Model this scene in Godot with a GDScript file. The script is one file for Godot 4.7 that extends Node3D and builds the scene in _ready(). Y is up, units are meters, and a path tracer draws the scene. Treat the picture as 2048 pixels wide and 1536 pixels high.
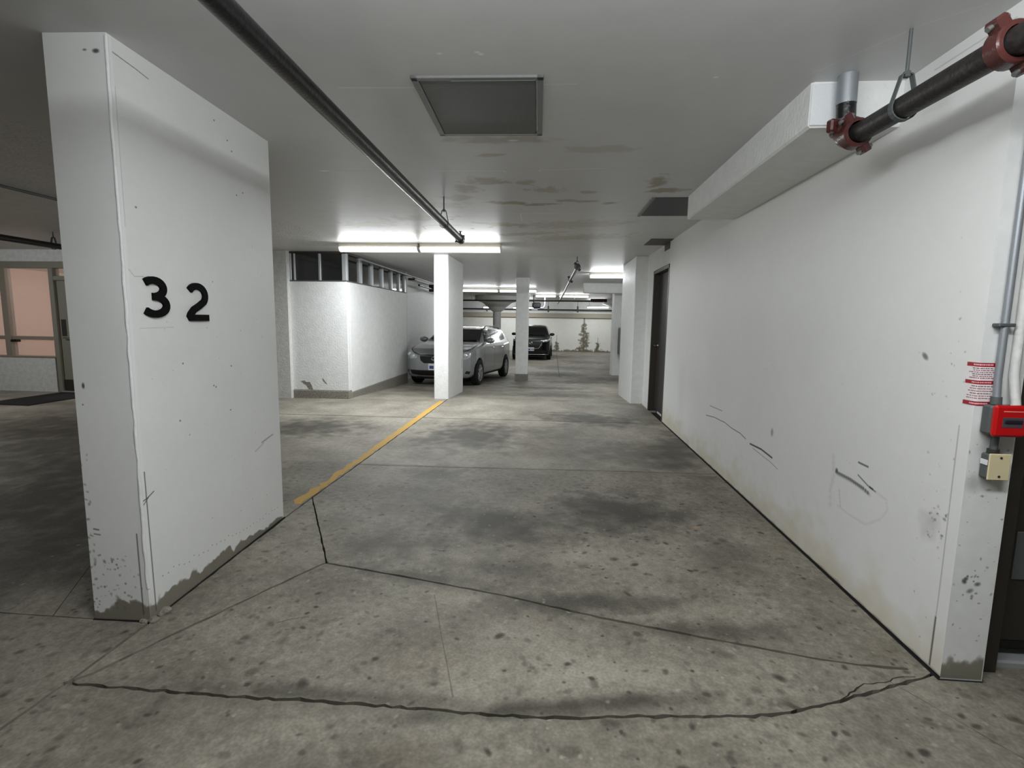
extends Node3D

const CEIL := 2.704
const RIGHT := 1.70      # face of the long right wall
const NEAR_Z := -2.17    # its near corner
const LAMP := Color(0.975, 0.99, 1.0)
var rng := RandomNumberGenerator.new()
var M := {}

# ---------------------------------------------------------------- mesh collector
class G:
	var v := PackedVector3Array()
	var n := PackedVector3Array()
	var uv := PackedVector2Array()
	var ix := PackedInt32Array()
	var uv2 := PackedVector2Array()     # only where a mesh asks for it

	func vert(p: Vector3, nn: Vector3, t := Vector2.ZERO) -> int:
		v.append(p); n.append(nn); uv.append(t)
		return v.size() - 1

	func tri(a: int, b: int, c: int) -> void:   # counter-clockwise from outside
		ix.append(a); ix.append(c); ix.append(b)

	func quad(a: Vector3, b: Vector3, c: Vector3, d: Vector3, ta := Vector2(0, 0), tb := Vector2(1, 0), tc := Vector2(1, 1), td := Vector2(0, 1)) -> void:
		var nn := (b - a).cross(d - a).normalized()
		var i := vert(a, nn, ta)
		vert(b, nn, tb); vert(c, nn, tc); vert(d, nn, td)
		tri(i, i + 1, i + 2); tri(i, i + 2, i + 3)

	func poly(pts: PackedVector3Array) -> void:   # convex, counter-clockwise
		var nn := (pts[1] - pts[0]).cross(pts[2] - pts[0]).normalized()
		var s := v.size()
		for p in pts:
			vert(p, nn, Vector2(p.x + p.z, p.y))
		for k in range(1, pts.size() - 1):
			tri(s, s + k, s + k + 1)

	# box between two corners, edges chamfered by e
	func box(lo: Vector3, hi: Vector3, e := 0.0, xf := Transform3D()) -> void:
		var a := Vector3(minf(lo.x, hi.x), minf(lo.y, hi.y), minf(lo.z, hi.z))
		var b := Vector3(maxf(lo.x, hi.x), maxf(lo.y, hi.y), maxf(lo.z, hi.z))
		if e <= 0.0:
			_face(xf, Vector3(a.x, a.y, b.z), Vector3(b.x, a.y, b.z), Vector3(b.x, b.y, b.z), Vector3(a.x, b.y, b.z))
			_face(xf, Vector3(b.x, a.y, a.z), Vector3(a.x, a.y, a.z), Vector3(a.x, b.y, a.z), Vector3(b.x, b.y, a.z))
			_face(xf, Vector3(b.x, a.y, b.z), Vector3(b.x, a.y, a.z), Vector3(b.x, b.y, a.z), Vector3(b.x, b.y, b.z))
			_face(xf, Vector3(a.x, a.y, a.z), Vector3(a.x, a.y, b.z), Vector3(a.x, b.y, b.z), Vector3(a.x, b.y, a.z))
			_face(xf, Vector3(a.x, b.y, b.z), Vector3(b.x, b.y, b.z), Vector3(b.x, b.y, a.z), Vector3(a.x, b.y, a.z))
			_face(xf, Vector3(a.x, a.y, a.z), Vector3(b.x, a.y, a.z), Vector3(b.x, a.y, b.z), Vector3(a.x, a.y, b.z))
			return
		var c := (a + b) / 2.0
		var h := (b - a) / 2.0
		e = minf(e, minf(h.x, minf(h.y, h.z)) * 0.9)
		for ax in 3:
			var u := (ax + 1) % 3
			var w := (ax + 2) % 3
			for s in [-1.0, 1.0]:
				var q := []
				for k in [[-1, -1], [1, -1], [1, 1], [-1, 1]]:
					var p := Vector3()
					p[ax] = s * h[ax]; p[u] = k[0] * (h[u] - e); p[w] = k[1] * (h[w] - e)
					q.append(p)
				if s > 0: _face(xf, c + q[0], c + q[1], c + q[2], c + q[3])
				else: _face(xf, c + q[3], c + q[2], c + q[1], c + q[0])
			for s in [-1.0, 1.0]:
				for t in [-1.0, 1.0]:
					var p0 := Vector3(); var p1 := Vector3(); var p2 := Vector3(); var p3 := Vector3()
					p0[u] = s * h[u]; p0[w] = t * (h[w] - e)
					p1[u] = s * (h[u] - e); p1[w] = t * h[w]
					p2 = p1; p3 = p0
					p0[ax] = -(h[ax] - e); p1[ax] = -(h[ax] - e); p2[ax] = h[ax] - e; p3[ax] = h[ax] - e
					if s * t > 0: _face(xf, c + p3, c + p2, c + p1, c + p0)
					else: _face(xf, c + p0, c + p1, c + p2, c + p3)
		for sx in [-1.0, 1.0]:
			for sy in [-1.0, 1.0]:
				for sz in [-1.0, 1.0]:
					var p0 := c + Vector3(sx * h.x, sy * (h.y - e), sz * (h.z - e))
					var p1 := c + Vector3(sx * (h.x - e), sy * h.y, sz * (h.z - e))
					var p2 := c + Vector3(sx * (h.x - e), sy * (h.y - e), sz * h.z)
					if sx * sy * sz > 0: poly(PackedVector3Array([xf * p0, xf * p1, xf * p2]))
					else: poly(PackedVector3Array([xf * p2, xf * p1, xf * p0]))

	func _face(xf: Transform3D, a: Vector3, b: Vector3, c: Vector3, d: Vector3) -> void:
		var w := (b - a).length()
		var h := (d - a).length()
		quad(xf * a, xf * b, xf * c, xf * d, Vector2(0, h), Vector2(w, h), Vector2(w, 0), Vector2(0, 0))

	func tube(path: PackedVector3Array, r: float, seg := 16, caps := true, radii := PackedFloat32Array()) -> void:
		var up := Vector3.UP
		var d0 := (path[1] - path[0]).normalized()
		if absf(d0.dot(up)) > 0.9: up = Vector3.RIGHT
		var side := d0.cross(up).normalized()
		var rows := []
		for k in path.size():
			var d: Vector3
			if k == 0: d = path[1] - path[0]
			elif k == path.size() - 1: d = path[k] - path[k - 1]
			else: d = (path[k + 1] - path[k]).normalized() + (path[k] - path[k - 1]).normalized()
			d = d.normalized()
			side = (side - d * side.dot(d)).normalized()
			var o := d.cross(side).normalized()
			var rr := radii[k] if radii.size() else r
			var row := []
			for j in seg + 1:
				var a := TAU * j / seg
				var nn := side * cos(a) + o * sin(a)
				row.append(vert(path[k] + nn * rr, nn, Vector2(float(j) / seg, k)))
			rows.append(row)
		for k in path.size() - 1:
			for j in seg:
				tri(rows[k][j], rows[k][j + 1], rows[k + 1][j + 1])
				tri(rows[k][j], rows[k + 1][j + 1], rows[k + 1][j])
		if caps:
			for e in 2:
				var row: Array = rows[0] if e == 0 else rows[-1]
				var nn := (path[0] - path[1]).normalized() if e == 0 else (path[-1] - path[-2]).normalized()
				var c := vert(path[0] if e == 0 else path[-1], nn)
				var s := v.size()
				for j in seg + 1: vert(v[row[j]], nn)
				for j in seg:
					if e == 0: tri(c, s + j + 1, s + j)
					else: tri(c, s + j, s + j + 1)

	# profile of (radius, height) pairs turned about +Y of xf; sharp corners stay sharp
	func lathe(prof: PackedVector2Array, seg: int, xf := Transform3D()) -> void:
		for k in prof.size() - 1:
			var p := prof[k]
			var q := prof[k + 1]
			var dn := Vector2(q.y - p.y, p.x - q.x).normalized()
			var s := v.size()
			for j in seg + 1:
				var a := TAU * j / seg
				var d := Vector3(cos(a), 0, -sin(a))
				var nn := (xf.basis * (d * dn.x + Vector3.UP * dn.y)).normalized()
				vert(xf * (d * p.x + Vector3.UP * p.y), nn, Vector2(float(j) / seg, p.y))
				vert(xf * (d * q.x + Vector3.UP * q.y), nn, Vector2(float(j) / seg, q.y))
			for j in seg:
				var i := s + j * 2
				tri(i, i + 2, i + 3)
				tri(i, i + 3, i + 1)

	# flat outline in the xy plane of xf, thickness along its +z
	func extrude(out: PackedVector2Array, depth: float, xf := Transform3D()) -> void:
		var o := out.duplicate()
		if Geometry2D.is_polygon_clockwise(o): o.reverse()
		var t := Geometry2D.triangulate_polygon(o)
		var nf := (xf.basis * Vector3(0, 0, 1)).normalized()
		var s := v.size()
		for p in o: vert(xf * Vector3(p.x, p.y, depth), nf, p)
		for p in o: vert(xf * Vector3(p.x, p.y, 0), -nf, p)
		for k in range(0, t.size(), 3):
			var a := t[k]; var b := t[k + 1]; var c := t[k + 2]
			if (o[b] - o[a]).cross(o[c] - o[a]) < 0:
				var x := b; b = c; c = x
			tri(s + a, s + b, s + c)
			tri(s + o.size() + a, s + o.size() + c, s + o.size() + b)
		for k in o.size():
			var p := o[k]
			var q := o[(k + 1) % o.size()]
			quad(xf * Vector3(p.x, p.y, 0), xf * Vector3(q.x, q.y, 0), xf * Vector3(q.x, q.y, depth), xf * Vector3(p.x, p.y, depth))

	func mesh(into: ArrayMesh = null) -> ArrayMesh:
		var m := into if into else ArrayMesh.new()
		var a := []
		a.resize(Mesh.ARRAY_MAX)
		a[Mesh.ARRAY_VERTEX] = v; a[Mesh.ARRAY_NORMAL] = n; a[Mesh.ARRAY_TEX_UV] = uv; a[Mesh.ARRAY_INDEX] = ix
		if uv2.size() == v.size(): a[Mesh.ARRAY_TEX_UV2] = uv2
		m.add_surface_from_arrays(Mesh.PRIMITIVE_TRIANGLES, a)
		return m

# ---------------------------------------------------------------- painter for the surfaces' stains, wear and print, plus some painted shade and light
class Canvas:
	var w: int
	var h: int
	var d: PackedByteArray
	var o: Vector2      # world position of the first pixel
	var k: float        # pixels per metre
	var fl: float       # -1 when the second axis runs up

	func _init(origin: Vector2, size: Vector2, ppm: float, flip := false) -> void:
		o = origin; k = ppm
		w = int(size.x * ppm); h = int(size.y * ppm)
		fl = -1.0 if flip else 1.0
		d.resize(w * h * 3)

	func base(c0: Color, c1: Color, f1: float, f2: float, sd: int, mix2 := 0.4) -> void:
		var ims := []
		for q in 2:
			var nz := FastNoiseLite.new()
			nz.seed = sd + q
			nz.noise_type = FastNoiseLite.TYPE_SIMPLEX_SMOOTH
			nz.fractal_octaves = 4
			nz.frequency = (f1 if q == 0 else f2) / k
			nz.offset = Vector3(o.x * k, o.y * k, 0)
			var im := nz.get_image(w, h, false, false, false)
			im.convert(Image.FORMAT_L8)
			ims.append(im.get_data())
		var a: PackedByteArray = ims[0]
		var b: PackedByteArray = ims[1]
		var lr := PackedByteArray(); var lg := PackedByteArray(); var lb := PackedByteArray()
		for i in 256:
			var t := clampf((i / 255.0 - 0.5) * 1.6 + 0.5, 0, 1)
			var c := c0.lerp(c1, t)
			lr.append(c.r8); lg.append(c.g8); lb.append(c.b8)
		var m2 := int(mix2 * 256)
		var m1 := 256 - m2
		var j := 0
		for i in w * h:
			var t := (a[i] * m1 + b[i] * m2) >> 8
			d[j] = lr[t]; d[j + 1] = lg[t]; d[j + 2] = lb[t]
			j += 3

	func px(x: float, y: float) -> Vector2:
		return Vector2((x - o.x) * k, (y - o.y) * k * fl)

	# soft-edged, uneven spot: centre and radii in metres
	func blob(x: float, y: float, rx: float, ry: float, c: Color, al: float, soft := 0.6, ang := 0.0, nz: FastNoiseLite = null, ragged := 0.0) -> void:
		var p := px(x, y)
		var R := maxf(rx, ry) * k * (1.0 + ragged) + 1.0
		var ca := cos(ang); var sa := sin(ang)
		var y0 := maxi(0, int(p.y - R)); var y1 := mini(h - 1, int(p.y + R) + 1)
		var x0 := maxi(0, int(p.x - R)); var x1 := mini(w - 1, int(p.x + R) + 1)
		var kx := 1.0 / maxf(rx * k, 0.6); var ky := 1.0 / maxf(ry * k, 0.6)
		var cr := c.r8; var cg := c.g8; var cb := c.b8
		for yy in range(y0, y1 + 1):
			for xx in range(x0, x1 + 1):
				var dx := xx - p.x; var dy := yy - p.y
				var u := (dx * ca + dy * sa) * kx; var v := (dy * ca - dx * sa) * ky
				var q := sqrt(u * u + v * v)
				if nz: q += ragged * nz.get_noise_2d(xx / k * 100.0 + x * 31.0, yy / k * 100.0 + y * 17.0)
				if q >= 1.0: continue
				var t := minf(1.0, (1.0 - q) / soft) * al
				var i := (yy * w + xx) * 3
				d[i] = int(d[i] + (cr - d[i]) * t)
				d[i + 1] = int(d[i + 1] + (cg - d[i + 1]) * t)
				d[i + 2] = int(d[i + 2] + (cb - d[i + 2]) * t)

	func stroke(pts: Array, wid: float, c: Color, al: float, soft := 0.7) -> void:
		for q in pts.size() - 1:
			var a: Vector2 = pts[q]; var b: Vector2 = pts[q + 1]
			var L := a.distance_to(b)
			var steps := maxi(1, int(L / (wid * 0.6)))
			for s in steps:
				var p := a.lerp(b, float(s) / steps)
				blob(p.x, p.y, wid / 2, wid / 2, c, al, soft)

	func rect(x0: float, y0: float, x1: float, y1: float, c: Color) -> void:
		var a := px(x0, y0); var b := px(x1, y1)
		for yy in range(maxi(0, int(minf(a.y, b.y))), mini(h, int(maxf(a.y, b.y)) + 1)):
			for xx in range(maxi(0, int(minf(a.x, b.x))), mini(w, int(maxf(a.x, b.x)) + 1)):
				var i := (yy * w + xx) * 3
				d[i] = c.r8; d[i + 1] = c.g8; d[i + 2] = c.b8

	func tex() -> ImageTexture:
		return ImageTexture.create_from_image(Image.create_from_data(w, h, false, Image.FORMAT_RGB8, d))

	func at(x: float, y: float) -> Vector2:
		var p := px(x, y)
		return Vector2(p.x / w, p.y / h)

# ---------------------------------------------------------------- naming and tagging
func put(called: String, mesh: Mesh, mat: Material, parent: Node = self) -> MeshInstance3D:
	var o := MeshInstance3D.new()
	o.name = numbered(called, parent)
	o.mesh = mesh
	if mat: o.material_override = mat
	o.cast_shadow = GeometryInstance3D.SHADOW_CASTING_SETTING_ON
	parent.add_child(o, true)
	return o

func numbered(called: String, parent: Node) -> String:
	if not parent.has_node(NodePath(called)): return called
	var k := 1
	while parent.has_node(NodePath("%s_%03d" % [called, k])): k += 1
	return "%s_%03d" % [called, k]

func thing(called: String, label: String, category: String, at := Vector3.ZERO, turn := 0.0, group := "") -> Node3D:
	var o := Node3D.new()
	o.name = numbered(called, self)
	add_child(o, true)
	o.position = at
	o.rotation.y = turn
	tag(o, label, category, group)
	return o

func tag(o: Node, label: String, category: String, group := "") -> void:
	o.set_meta("label", label)
	o.set_meta("category", category)
	if group: o.set_meta("group", group)

func struct(called: String, mesh: Mesh, mat: Material, label: String, category: String) -> MeshInstance3D:
	var o := put(called, mesh, mat)
	o.set_meta("kind", "structure")
	tag(o, label, category)
	return o

func box(lo: Vector3, hi: Vector3, e := 0.0) -> ArrayMesh:
	var g := G.new()
	g.box(lo, hi, e)
	return g.mesh()

func pipe(path: Array, r: float, seg := 16) -> ArrayMesh:
	var g := G.new()
	g.tube(PackedVector3Array(path), r, seg)
	return g.mesh()

# ---------------------------------------------------------------- materials
func mat(c: Color, rough: float, metal := 0.0, spec := 0.5) -> StandardMaterial3D:
	var m := StandardMaterial3D.new()
	m.albedo_color = c
	m.roughness = rough
	m.metallic = metal
	m.metallic_specular = spec
	return m

func noise_tex(freq: float, octaves: int, size := 512, as_normal := false, bump := 2.0, sd := 7) -> NoiseTexture2D:
	var nz := FastNoiseLite.new()
	nz.seed = sd
	nz.frequency = freq
	nz.fractal_octaves = octaves
	nz.noise_type = FastNoiseLite.TYPE_SIMPLEX_SMOOTH
	var t := NoiseTexture2D.new()
	t.noise = nz
	t.width = size; t.height = size
	t.seamless = true
	t.as_normal_map = as_normal
	t.bump_strength = bump
	return t

func ramp_tex(freq: float, octaves: int, a: Color, b: Color, sd := 3) -> NoiseTexture2D:
	var t := noise_tex(freq, octaves, 512, false, 1.0, sd)
	var gr := Gradient.new()
	gr.set_color(0, a); gr.set_color(1, b)
	t.color_ramp = gr
	return t

func relief(m: StandardMaterial3D, t: Texture2D, strength: float, scale: float) -> StandardMaterial3D:
	m.normal_enabled = true
	m.normal_texture = t
	m.normal_scale = strength
	m.uv1_triplanar = m.albedo_texture == null or m.uv1_triplanar
	m.uv1_world_triplanar = m.uv1_triplanar
	if m.uv1_triplanar: m.uv1_scale = Vector3.ONE * scale
	return m

func make_materials() -> void:
	var rough_n := noise_tex(0.05, 4, 512, true, 4.0, 11)
	var wall := mat(Color.WHITE, 0.55)
	wall.albedo_texture = ramp_tex(0.012, 4, Color(0.885, 0.89, 0.885), Color(0.925, 0.93, 0.925), 21)
	wall.uv1_triplanar = true
	relief(wall, rough_n, 0.35, 0.9)
	M.wall = wall
	var dim := mat(Color.WHITE, 0.6)
	dim.albedo_texture = ramp_tex(0.02, 4, Color(0.78, 0.78, 0.765), Color(0.86, 0.86, 0.85), 23)
	dim.uv1_triplanar = true
	relief(dim, rough_n, 0.4, 0.9)
	M.old_wall = dim
	var conc := mat(Color.WHITE, 0.85)
	conc.albedo_texture = ramp_tex(0.03, 5, Color(0.42, 0.41, 0.38), Color(0.62, 0.6, 0.55), 31)
	conc.uv1_triplanar = true
	relief(conc, rough_n, 0.9, 1.6)
	M.concrete = conc
	M.sub = mat(Color(0.06, 0.055, 0.05), 0.95)
	M.black = mat(Color(0.03, 0.03, 0.032), 0.45)
	M.digit = mat(Color(0.018, 0.018, 0.02), 0.75, 0.0, 0.25)
	var pp := mat(Color.WHITE, 0.3, 0.0, 0.5)
	pp.albedo_texture = ramp_tex(0.02, 4, Color(0.03, 0.03, 0.035), Color(0.11, 0.105, 0.11), 41)
	pp.uv1_triplanar = true
	relief(pp, rough_n, 0.25, 2.0)
	M.pipe = pp
	var pb := mat(Color.WHITE, 0.45, 0.2)
	pb.albedo_texture = ramp_tex(0.03, 4, Color(0.10, 0.095, 0.095), Color(0.23, 0.21, 0.2), 43)
	pb.uv1_triplanar = true
	relief(pb, rough_n, 0.3, 2.0)
	M.pipe_brown = pb
	M.red_iron = relief(mat(Color(0.29, 0.155, 0.145), 0.25), rough_n, 0.3, 4.0)
	M.zinc = relief(mat(Color(0.55, 0.56, 0.55), 0.42, 0.8), rough_n, 0.2, 5.0)
	M.galv = relief(mat(Color(0.6, 0.62, 0.64), 0.5, 0.55), rough_n, 0.3, 5.0)
	M.dull_steel = relief(mat(Color(0.36, 0.38, 0.38), 0.6, 0.3), rough_n, 0.5, 6.0)
	M.white_paint = relief(mat(Color(0.86, 0.87, 0.88), 0.5), rough_n, 0.5, 4.0)
	M.hatch = relief(mat(Color(0.36, 0.375, 0.37), 0.5), rough_n, 0.15, 2.0)
	M.hatch_frame = relief(mat(Color(0.45, 0.46, 0.455), 0.5), rough_n, 0.3, 2.0)
	M.slate = relief(mat(Color(0.17, 0.18, 0.2), 0.5), rough_n, 0.15, 2.0)
	M.brown_panel = mat(Color(0.33, 0.3, 0.285), 0.6)
	M.door = relief(mat(Color(0.2, 0.19, 0.18), 0.45), rough_n, 0.12, 2.0)
	M.door_frame = relief(mat(Color(0.27, 0.25, 0.225), 0.4), rough_n, 0.12, 2.0)
	M.door_dark = relief(mat(Color(0.185, 0.165, 0.14), 0.5), rough_n, 0.15, 2.0)
	M.chrome = mat(Color(0.75, 0.75, 0.75), 0.2, 1.0)
	M.alu = mat(Color(0.66, 0.67, 0.68), 0.42, 0.35)
	M.grey_frame = relief(mat(Color(0.53, 0.52, 0.47), 0.45, 0.05), rough_n, 0.1, 2.0)
	M.taupe = mat(Color(0.55, 0.51, 0.46), 0.5)
	M.housing = mat(Color(0.9, 0.89, 0.86), 0.5)
	M.pink = relief(mat(Color(0.87, 0.795, 0.765), 0.5), rough_n, 0.2, 1.0)
	M.mat = relief(mat(Color(0.05, 0.048, 0.05), 0.95), rough_n, 1.2, 5.0)
	M.red = mat(Color(0.72, 0.03, 0.05), 0.35)
	M.ivory = mat(Color(0.83, 0.78, 0.63), 0.4)
	M.rubber = mat(Color(0.035, 0.035, 0.035), 0.85)
	M.yellow = relief(mat(Color(0.74, 0.59, 0.27), 0.75), rough_n, 0.8, 3.0)
	M.orange = mat(Color(0.62, 0.48, 0.3), 0.85)
	var gl := mat(Color(0.85, 0.9, 0.9, 0.12), 0.03)
	gl.transparency = BaseMaterial3D.TRANSPARENCY_ALPHA
	M.glass = gl
	var tg := mat(Color(0.35, 0.4, 0.42, 0.62), 0.05)
	tg.transparency = BaseMaterial3D.TRANSPARENCY_ALPHA
	tg.albedo_color = Color(0.1, 0.105, 0.105, 0.45)
	M.dusty_glass = tg
	var lens := mat(Color(0.95, 0.95, 0.92), 0.3)
	lens.emission_enabled = true
	lens.emission = Color(1.0, 0.99, 0.95)
	lens.emission_energy_multiplier = 4.2
	M.lens = lens

# ---------------------------------------------------------------- scene
func _ready() -> void:
	rng.seed = 4711
	var cam := Camera3D.new()
	cam.name = "camera"
	add_child(cam)
	cam.fov = 73.9225
	cam.near = 0.05
	cam.far = 100.0
	# pitch -7.05, yaw 4.46, roll 0.86 degrees
	cam.transform = Transform3D(Basis(Vector3.UP, 0.0778) * Basis(Vector3.RIGHT, -0.1231) * Basis(Vector3.BACK, 0.0150), Vector3(0, 1.5, 0))
	cam.current = true

	var we := WorldEnvironment.new()
	we.name = "world"
	var env := Environment.new()
	env.background_mode = Environment.BG_COLOR
	env.background_color = Color.BLACK
	env.tonemap_mode = Environment.TONE_MAPPER_LINEAR
	env.tonemap_exposure = 1.0
	env.sdfgi_enabled = true
	env.ssao_enabled = true
	env.ssil_enabled = true
	we.environment = env
	add_child(we)

	make_materials()
	build_lamps()
	build_shell()
	build_floor()
	build_ceiling_things()
	build_pipes()
	build_right_corner()
	build_vestibule()
	build_store_room()
	build_far_end()
	build_cars()

# ---------------------------------------------------------------- lamps
# length along x; y is the underside; drop = rods up to the ceiling
func strip_light(at: Vector3, length: float, energy: float, label: String, group: String, turn := 0.0, hung := false, tilt := -0.4, down := 0.36) -> void:
	var t := thing("strip_light", label, "light fixture", at, turn, group)
	var h := 0.06
	put("housing", box(Vector3(-length / 2, h, -0.09), Vector3(length / 2, h + 0.07, 0.09), 0.006), M.housing, t)
	var g := G.new()
	var prof := PackedVector2Array()
	for k in 13:
		var a := PI * k / 12.0
		prof.append(Vector2(-cos(a) * 0.1, 0.062 - sin(a) * 0.062))
	for k in 12:
		var p := prof[k]; var q := prof[k + 1]
		var n0 := Vector3(0, -sin(PI * k / 12.0), -cos(PI * k / 12.0)).normalized()
		var n1 := Vector3(0, -sin(PI * (k + 1) / 12.0), -cos(PI * (k + 1) / 12.0)).normalized()
		var x := length / 2 - 0.02
		var i := g.vert(Vector3(-x, p.y, p.x), n0)
		g.vert(Vector3(x, p.y, p.x), n0); g.vert(Vector3(x, q.y, q.x), n1); g.vert(Vector3(-x, q.y, q.x), n1)
		g.tri(i, i + 1, i + 2); g.tri(i, i + 2, i + 3)
	put("lens", g.mesh(), M.lens, t)
	for s in [-1.0, 1.0]:
		var e := G.new()
		var out := PackedVector2Array()
		for k in 13:
			var a := PI * k / 12.0
			out.append(Vector2(-cos(a) * 0.104, 0.064 - sin(a) * 0.068))
		e.extrude(out, 0.02, Transform3D(Basis(Vector3(0, 0, 1), Vector3(0, 1, 0), Vector3(-1, 0, 0)), Vector3(s * length / 2 + 0.01, 0, 0)))
		put("end_cap", e.mesh(), M.housing, t)
	if hung:
		for s in [-1.0, 1.0]:
			put("hanger_rod", pipe([Vector3(s * length * 0.4, h + 0.06, 0), Vector3(s * length * 0.4, CEIL - at.y, 0)], 0.006, 8), M.zinc, t)
	# the wrap-round lens shines down and to both sides
	for face in [[Vector3(-PI / 2, 0, 0), Vector3(0, -0.008, 0), 0.15, down], [Vector3(tilt, 0, 0), Vector3(0, 0.026, -0.108), 0.06, (1.0 - down) / 2], [Vector3(tilt, PI, 0), Vector3(0, 0.026, 0.108), 0.06, (1.0 - down) / 2]]:
		var l := AreaLight3D.new()
		l.name = "lamp"
		l.area_size = Vector2(length - 0.06, face[2])
		l.light_color = LAMP
		l.light_energy = energy * face[3]
		l.area_range = 40.0
		l.area_attenuation = 2.0
		l.shadow_enabled = true
		l.rotation = face[0]
		l.position = face[1]
		t.add_child(l, true)

func build_lamps() -> void:
	var near := "strip lights over the front of the lane"
	strip_light(Vector3(-0.5, 2.52, -0.92), 1.3, 5.4, "fluorescent strip light on the ceiling behind the camera, left half of the pair", near, 0.0, true, -0.05)
	strip_light(Vector3(0.83, 2.52, -0.92), 1.3, 5.4, "fluorescent strip light on the ceiling behind the camera, right half of the pair", near, 0.0, true, -0.05)
	var mid := "pair of strip lights in front of the middle pillar"
	strip_light(Vector3(-2.83, 2.575, -8.27), 1.3, 7.6, "glowing fluorescent strip light, left of the pair in front of the middle pillar", mid, 0.0, false, -0.7, 0.62)
	strip_light(Vector3(-1.5, 2.575, -8.27), 1.3, 7.6, "glowing fluorescent strip light, right of the pair, touching the end of the long black pipe", mid, 0.0, false, -0.7, 0.62)
	strip_light(Vector3(1.42, 2.575, -12.9), 1.1, 5.0, "short glowing strip light beside the white pier left of the brown door", "")
	var row := "row of strip lights over the silver car"
	strip_light(Vector3(-2.72, 2.54, -18.9), 1.36, 3.6, "distant strip light just right of the middle pillar, above the silver car", row)
	strip_light(Vector3(-1.3, 2.54, -18.9), 1.36, 3.6, "distant strip light that runs behind the slim second pillar", row)
	var far := "strip lights behind the slim second pillar"
	strip_light(Vector3(-0.35, 2.575, -23.2), 0.9, 3.6, "short distant strip light crossed by the dark ceiling pipe, right of the slim pillar", far)
	strip_light(Vector3(0.9, 2.575, -23.2), 1.3, 4.5, "distant strip light above the stained back wall, left of the hanging white box", far)
	strip_light(Vector3(-9.6, 2.55, -6.4), 1.3, 4.6, "unseen strip light in the left passage, placed out of view to light the lobby front", "", 0.0)  # unseen lamp, positioned to brighten the lobby header and the passage
	var back := "strip lights along the back wall"
	strip_light(Vector3(2.5, 2.28, -29.4), 1.2, 5.0, "last strip light on the right, low in front of the back wall", back, 0.0, true)
	strip_light(Vector3(-3.5, 2.2, -29.4), 1.0, 4.0, "last strip light to the left of the mushroom-headed pillar", back, 0.0, true)
	strip_light(Vector3(-1.7, 2.2, -29.4), 1.2, 5.0, "last strip light to the right of the mushroom-headed pillar", back, 0.0, true)

# ---------------------------------------------------------------- walls, ceiling, pillars
const FALL := [[-9.5, 0.0], [-13.0, -0.16], [-16.0, -0.23], [-24.0, -0.3], [-33.0, -0.33]]

func fy(z: float) -> float:
	for k in 4:
		if z > FALL[k + 1][0]:
			return lerpf(FALL[k][1], FALL[k + 1][1], clampf((z - FALL[k][0]) / (FALL[k + 1][0] - FALL[k][0]), 0.0, 1.0))
	return -0.33

func painted(c: Canvas, rough: float, bump := 0.4) -> StandardMaterial3D:
	var m := mat(Color.WHITE, rough)
	m.albedo_texture = c.tex()
	m.normal_enabled = true
	m.normal_texture = noise_tex(0.05, 4, 512, true, 4.0, 12)
	m.normal_scale = bump
	m.normal_enabled = false
	return m

func ragged_noise() -> FastNoiseLite:
	var nz := FastNoiseLite.new()
	nz.seed = 5
	nz.frequency = 0.06
	nz.fractal_octaves = 4
	return nz

# small scattered marks: flecks in a rectangle
func flecks(c: Canvas, x0: float, x1: float, y0: float, y1: float, count: int, lo: float, hi: float, col: Color, al: float, stretch := 1.6) -> void:
	for i in count:
		var r := rng.randf_range(lo, hi) * rng.randf_range(0.5, 1.0)
		c.blob(rng.randf_range(x0, x1), rng.randf_range(y0, y1), r * rng.randf_range(1.0, stretch), r, col, al * rng.randf_range(0.4, 1.0), 0.7, rng.randf() * PI)

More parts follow.
